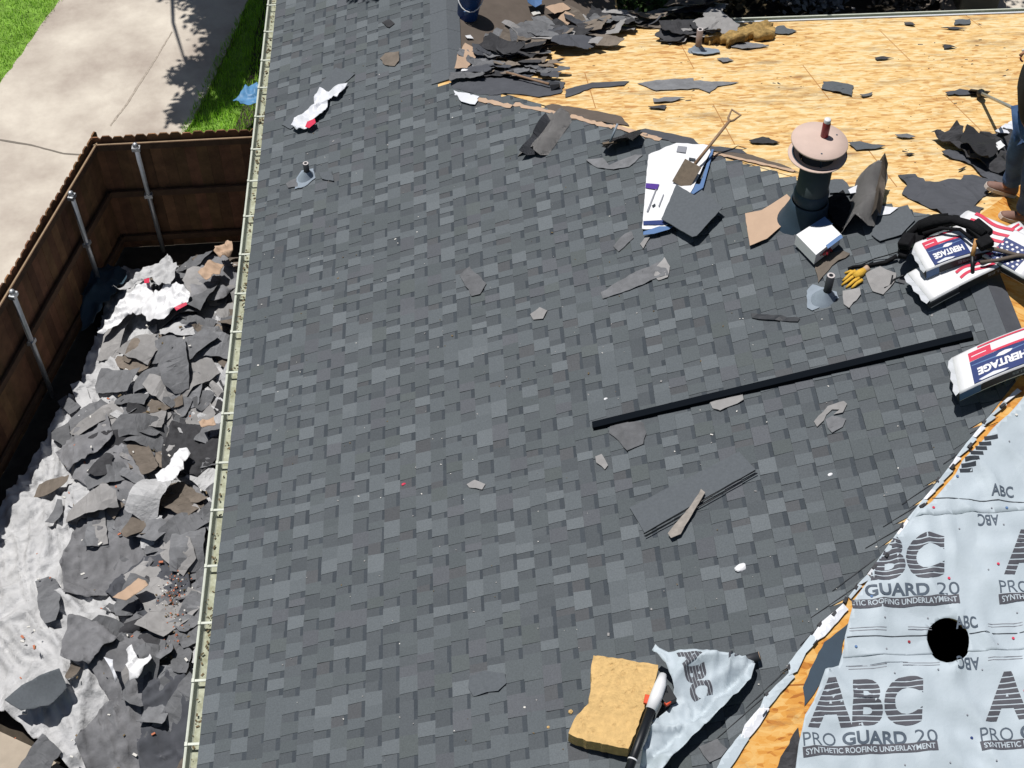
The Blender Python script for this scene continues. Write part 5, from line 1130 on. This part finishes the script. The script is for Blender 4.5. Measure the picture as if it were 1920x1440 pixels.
# ================================================================== TREES, BACK YARD
def tree(label, base, crowns, hgt, n_leaf, seed, limbs):
    rr = random.Random(seed); t = thing('leafy_tree', label, 'tree'); b = bmesh.new(); B = Vector(base)
    tp_ = B + Vector((.1, -.2, hgt)); tube(b, [B - KZ * .1, B + (tp_ - B) * .3 + Vector((.06, 0, 0)), B + (tp_ - B) * .7, tp_], [.22, .17, .13, .08], 12)
    for c, r in crowns:
        c = Vector(c); s = B + (tp_ - B) * rr.uniform(.5, .95); mid = (s + c) / 2 + Vector((rr.uniform(-.2, .2), rr.uniform(-.2, .2), .15)); tube(b, [s, mid, c], [.05, .028, .008], 8)
    obj('trunk', b, 'bark', t)
    b = bmesh.new()
    for c, r in crowns:
        k = int(n_leaf * r ** 2 / sum(q[1] ** 2 for q in crowns)); cl = [Vector(c) + Vector((rr.gauss(0, .42), rr.gauss(0, .42), rr.gauss(0, .28))) * r for _ in range(max(6, k // 70))]
        for _ in range(k):
            p = rr.choice(cl) + Vector((rr.gauss(0, .16), rr.gauss(0, .16), rr.gauss(0, .12))) * max(.6, r)
            s = rr.uniform(.045, .085); F = Matrix.Rotation(rr.uniform(0, 6.28), 3, 'Z') @ Matrix.Rotation(rr.uniform(-.9, .9), 3, 'X')
            b.faces.new([b.verts.new(p + F @ Vector(q)) for q in ((-s * .5, 0, 0), (0, -s, 0), (s * .5, 0, .01), (0, s, 0))])
    obj('crown', b, 'leaf', t)
tree('leafy tree beyond the driveway whose shadow falls over the lawn strip', (-3.6, 22.0, GZ), [((-2.7, 18.4, 3.3), .55), ((-2.35, 19.5, 3.6), .95), ((-3.0, 20.6, 3.8), .7), ((-1.9, 20.9, 3.9), 1.1), ((-2.95, 17.6, 3.2), .38), ((-1.2, 19.4, 4.0), .8), ((-1.6, 18.2, 3.8), .5), ((.42, 15.6, 4.0), .34)], 5.2, 30000, 1, 5)
tree('broad leafy tree behind the far eave shading the back yard', (6.2, 22.2, GZ), [((4.6, 16.6, 2.6), 1.15), ((6.2, 17.3, 2.8), 1.3), ((4.4, 18.6, 3.2), 1.3), ((7.6, 18.4, 3.0), 1.2), ((6.0, 19.8, 3.6), 1.5), ((3.6, 16.4, 2.4), .6), ((8.9, 19.6, 3.0), .9), ((5.3, 15.9, 2.2), .6), ((4.7, 14.95, 2.2), .6), ((3.9, 15.2, 2.4), .55)], 5.0, 26000, 2, 6)
def shrub(label, px, py, n, r, seed, mt_, h=.5):
    rr = random.Random(seed); t = thing('shrub', label, 'shrub'); p = at(px, py, GZ + .15); b = bmesh.new()
    for k in range(n):
        a = rr.uniform(0, 6.28); q = p + Vector((rr.gauss(0, r * .5), rr.gauss(0, r * .35), abs(rr.gauss(0, h * .5)))); s = rr.uniform(.03, .08); F = Matrix.Rotation(a, 3, 'Z') @ Matrix.Rotation(rr.uniform(-1, 1), 3, 'X')
        b.faces.new([b.verts.new(q + F @ Vector(v)) for v in ((-s * .6, 0, 0), (0, -s, 0), (s * .6, 0, .01), (0, s, 0))])
    obj('foliage', b, mt_, t)
    b = bmesh.new()
    for k in range(7): tube(b, [p - KZ * .15, p + Vector((rr.gauss(0, r * .3), rr.gauss(0, r * .3), h * .6)), p + Vector((rr.gauss(0, r * .6), rr.gauss(0, r * .5), h * 1.1))], [.014, .01, .004], 5)
    obj('stem', b, 'bark', t)
shrub('dry brown brush pile above the yellow insulation lump', 1330, 8, 900, .8, 3, 'deadleaf')
shrub('grey leafless brush at the top of the photo right of the dark boards', 1530, 12, 420, .5, 4, 'scrap_lt')
shrub('small grey brush just left of the metal cabinet at the top', 1700, 10, 300, .45, 5, 'scrap_br')
shrub('dark low shrub in the shade behind the wing', 1210, 10, 700, .7, 6, 'leaf')
t = thing('board_fence', 'dark board fence glimpsed at the top behind the far gutter', 'fence'); b = bmesh.new()
for k in range(34): box(b, (5.9 + k * .15, 18.9, GZ + .75), (.138, .02, 1.5 + .02 * (k % 3)))
obj('boards', b, 'woodrail', t)
b = bmesh.new(); 
for k in range(3): box(b, (6.2 + k * 1.6, 18.84, GZ + .75), (.09, .09, 1.5))
obj('post', b, 'woodrail', t)
# air conditioner
t = thing('air_conditioner', 'grey metal cabinet with a yellow sticker at the top right corner', 'air conditioner'); p = at(1835, 24, GZ + .08); b = bmesh.new()
box(b, (p.x, p.y + .36, GZ + .45), (.62, .62, .78)); obj('cabinet', b, 'acgrey', t, bevel=.02)
b = bmesh.new(); box(b, (p.x, p.y + .36, GZ + .03), (1.0, 1.0, .08)); obj('pad', b, 'patio', t)
b = bmesh.new(); box(b, (p.x - .05, p.y + .045, GZ + .40), (.14, .006, .10)); obj('yellow_sticker', b, 'yellow', t)
b = bmesh.new(); box(b, (p.x + .10, p.y + .045, GZ + .32), (.10, .006, .07)); obj('red_sticker', b, 'darkred', t)
b = bmesh.new()
for k in range(14): box(b, (p.x - .27 + k * .0415, p.y + .046, GZ + .62), (.008, .006, .32))
obj('grille', b, 'steel', t)
b = bmesh.new(); tube(b, [(p.x - .55, p.y + .1, GZ + .05), (p.x - .62, p.y + .3, GZ + .5), (p.x - .66, p.y + .5, GZ + 1.0)], .035, 8); tag(obj('drain_pipe', b, 'galv'), 'slanting grey pipe left of the metal cabinet', 'pipe')

# ================================================================== THE WORKER
def skin_chain(name, joints, edges, material, parent, sub=2):
    me = bpy.data.meshes.new(name); me.from_pydata([j[0] for j in joints], edges, []); o = bpy.data.objects.new(name, me); C.objects.link(o)
    md = o.modifiers.new('skin', 'SKIN'); md.use_smooth_shade = True
    for i, j in enumerate(joints):
        r = j[1]; me.skin_vertices[0].data[i].radius = (r, r) if not isinstance(r, tuple) else r
    me.skin_vertices[0].data[0].use_root = True
    s = o.modifiers.new('sub', 'SUBSURF'); s.levels = sub; s.render_levels = sub
    me.materials.append(MT[material]); o.parent = parent
    bpy.context.view_layer.update()
    dg = bpy.context.evaluated_depsgraph_get(); m2 = bpy.data.meshes.new_from_object(o.evaluated_get(dg)); o.modifiers.clear(); o.data = m2; bpy.data.meshes.remove(me)
    return o
F1 = at(1888, 352, 'R', .07); F2 = at(1914, 404, 'R', .07); zf = (F1.z + F2.z) / 2
K1 = at(1906, 286, zf + .46); K2 = at(1934, 330, zf + .46); H0 = at(1944, 236, zf + .90); Hh = H0 + Vector((0, 0, 0))
H1 = H0 + Vector((-.02, .10, -.03)); H2 = H0 + Vector((.02, -.10, -.03))
CH = H0 + Vector((-.10, .0, .36)); NK = H0 + Vector((-.17, 0, .56)); HD = H0 + Vector((-.22, .0, .70)); HT = H0 + Vector((-.24, 0, .82))
S1 = CH + Vector((.0, .19, .10)); S2 = CH + Vector((.0, -.19, .10))
HA = at(1912, 208, zf + .52)       # left hand on the shaft
E1 = (S1 + HA) / 2 + Vector((.06, .05, -.06)); HB = HA + Vector((.38, -.02, .12)); E2 = (S2 + HB) / 2 + Vector((.05, -.08, -.05))
per = thing('person', 'worker in blue jeans and black shirt at the right edge holding a shovel', 'person')
J = [(H0, .13), (H1, .10), (K1 + KZ * .0, .062), (F1 + KZ * .07, .034), (F1 + Vector((-.07, -.01, -.03)), .02), (H2, .10), (K2, .062), (F2 + KZ * .07, .034), (F2 + Vector((-.07, -.01, -.03)), .02), ((H0 + CH) / 2, .125), (CH, .14), (NK, .055), (HD, (.078, .09)), (HT, .06), (S1, .06), (E1, .042), (HA, .030), (S2, .06), (E2, .042), (HB, .030)]
E_ = [(0, 1), (1, 2), (2, 3), (3, 4), (0, 5), (5, 6), (6, 7), (7, 8), (0, 9), (9, 10), (10, 11), (11, 12), (12, 13), (10, 14), (14, 15), (15, 16), (10, 17), (17, 18), (18, 19)]
skin_chain('body', J, E_, 'skin', per)
skin_chain('jeans', [(H0 + KZ * .05, .145), (H1, .115), (K1, .09), (F1 + Vector((.03, 0, .14)), .082), (F1 + Vector((.01, 0, .02)), .10), (H2, .115), (K2, .09), (F2 + Vector((.03, 0, .14)), .082), (F2 + Vector((.01, 0, .02)), .10)], [(0, 1), (1, 2), (2, 3), (3, 4), (0, 5), (5, 6), (6, 7), (7, 8)], 'denim', per)
skin_chain('shirt', [(H0 + KZ * .02, .155), ((H0 + CH) / 2, .15), (CH, .165), (S1, .085), (E1, .062), (E1 * .45 + HA * .55, .052), (S2, .085), (E2, .062), (E2 * .45 + HB * .55, .052), (NK - KZ * .05, .075)], [(0, 1), (1, 2), (2, 3), (3, 4), (4, 5), (2, 6), (6, 7), (7, 8), (2, 9)], 'shirt', per)
skin_chain('hair', [(HD + Vector((.03, 0, .05)), .085), (HT + Vector((.02, 0, .0)), .08), (HD + Vector((.06, 0, -.02)), .06)], [(0, 1), (0, 2)], 'hair', per)
for s_ in (-1, 1):
    b = bmesh.new(); bmesh.ops.create_icosphere(b, subdivisions=2, radius=.011, matrix=Matrix.Translation(HD + Vector((-.083, .03 * s_, .02)))); obj('eye', b, 'pebble', per)
    b = bmesh.new(); bmesh.ops.create_icosphere(b, subdivisions=2, radius=.022, matrix=Matrix.Translation(HD + Vector((0, .082 * s_, .0))) @ Matrix.Diagonal((1, .4, 1.3, 1))); obj('ear', b, 'skin', per)
b = bmesh.new(); tube(b, [HD + Vector((-.08, 0, .03)), HD + Vector((-.105, 0, -.01))], [.008, .015], 8); obj('nose', b, 'skin', per)
b = bmesh.new(); tube(b, [HD + Vector((-.086, -.025, -.045)), HD + Vector((-.092, 0, -.045)), HD + Vector((-.086, .025, -.045))], .007, 6); obj('mouth', b, 'darkred', per)
for H_, s_ in ((HA, 1), (HB, -1)):
    for k in range(4):
        o_ = Vector((-.045 + .026 * k, 0, 0)); skin_chain('finger', [(H_ + o_ + Vector((0, .02, .02)), .011), (H_ + o_ + Vector((0, -.012, .034)), .0105), (H_ + o_ + Vector((0, -.034, .008)), .0095), (H_ + o_ + Vector((0, -.02, -.018 + .003 * k)), .008)], [(0, 1), (1, 2), (2, 3)], 'blackcloth', per, 1)
    skin_chain('thumb', [(H_ + Vector((.03, .02, 0)), .013), (H_ + Vector((-.02, .022, -.02)), .011), (H_ + Vector((-.045, -.0, -.022)), .009)], [(0, 1), (1, 2)], 'blackcloth', per, 1)
for k, F_ in enumerate((F1, F2)):
    z0 = gr(F_.x, F_.y); up = Vector((m, 0, 1)).normalized(); fd = (Vector((-1, .12 - .5 * k * .3, 0)) - up * Vector((-1, .12, 0)).dot(up)).normalized(); base = Vector((F_.x, F_.y, z0 + .022)); sd = fd.cross(up).normalized()
    b = bmesh.new(); rows = []
    for u, hw, hh in ((-.09, .025, .05), (-.07, .038, .085), (0, .04, .09), (.07, .045, .06), (.13, .048, .045), (.18, .036, .032), (.195, .018, .018)):
        rows.append([b.verts.new(base + fd * u + sd * (hw * math.cos(a)) + up * (hh * max(0, math.sin(a)) + .012)) for a in [math.pi * i / 8 for i in range(9)]])
    for r0, r1 in zip(rows, rows[1:]):
        for i in range(8): f = b.faces.new((r0[i], r0[i + 1], r1[i + 1], r1[i])); f.smooth = True
        b.faces.new((r0[0], r1[0], r1[-1], r0[-1]))
    b.faces.new(rows[0]); b.faces.new(rows[-1][::-1]); sh = obj('shoe', b, 'shoe', per, doublecheck=True)
    b = bmesh.new(); pr = [(-.095, .03), (-.05, .042), (.05, .044), (.13, .052), (.19, .035), (.205, 0)]; ring = [(u, v) for u, v in pr] + [(u, -v) for u, v in pr[::-1][1:]]
    a0 = [b.verts.new(base + fd * u + sd * v - up * .016) for u, v in ring]; a1 = [b.verts.new(base + fd * u + sd * v + up * .016) for u, v in ring]; b.faces.new(a0[::-1]); b.faces.new(a1)
    for i in range(len(ring)): b.faces.new((a0[i], a0[(i + 1) % len(ring)], a1[(i + 1) % len(ring)], a1[i]))
    obj('sole', b, 'sole', sh, doublecheck=True)
# the worker's shovel
t = thing('shovel', 'white shafted shovel with a dark socket held by the worker', 'shovel'); a = at(1838, 174, 'F', .07); d = (HA - a).normalized(); b = bmesh.new(); tube(b, [at(1862, 183, 'F', .30) * 0 + a + d * .08, HA, HB, HB + (HB - HA) * .4], [.017, .016, .016, .016], 10); obj('shaft', b, 'galv', t)
b = bmesh.new(); tube(b, [a - d * .02, a + d * .05, a + d * .16], [.035, .045, .022], 10); obj('socket', b, 'black', t)
side = d.cross(KZ).normalized(); F = Matrix((side, d, side.cross(d))).transposed(); b = bmesh.new(); box(b, a - d * .14, (.2, .26, .006), F @ Matrix.Rotation(.2, 3, 'X')); obj('blade', b, 'scrap', t, bevel=.002)

# ------------------------------------------------------------------ put every origin at the base of its thing
bpy.context.view_layer.update()
for o in [o for o in bpy.data.objects if o.parent is None and o.type in ('MESH', 'EMPTY') and o.name != 'house' and o.get('kind') != 'structure']:
    tree_ = [o] + list(o.children_recursive); vs_ = [v.co for q in tree_ if q.type == 'MESH' for v in q.data.vertices]
    if not vs_: continue
    loc = Vector(((min(v.x for v in vs_) + max(v.x for v in vs_)) / 2, (min(v.y for v in vs_) + max(v.y for v in vs_)) / 2, min(v.z for v in vs_)))
    for q in tree_:
        if q.type == 'MESH': q.data.transform(Matrix.Translation(-loc))
    o.location = loc
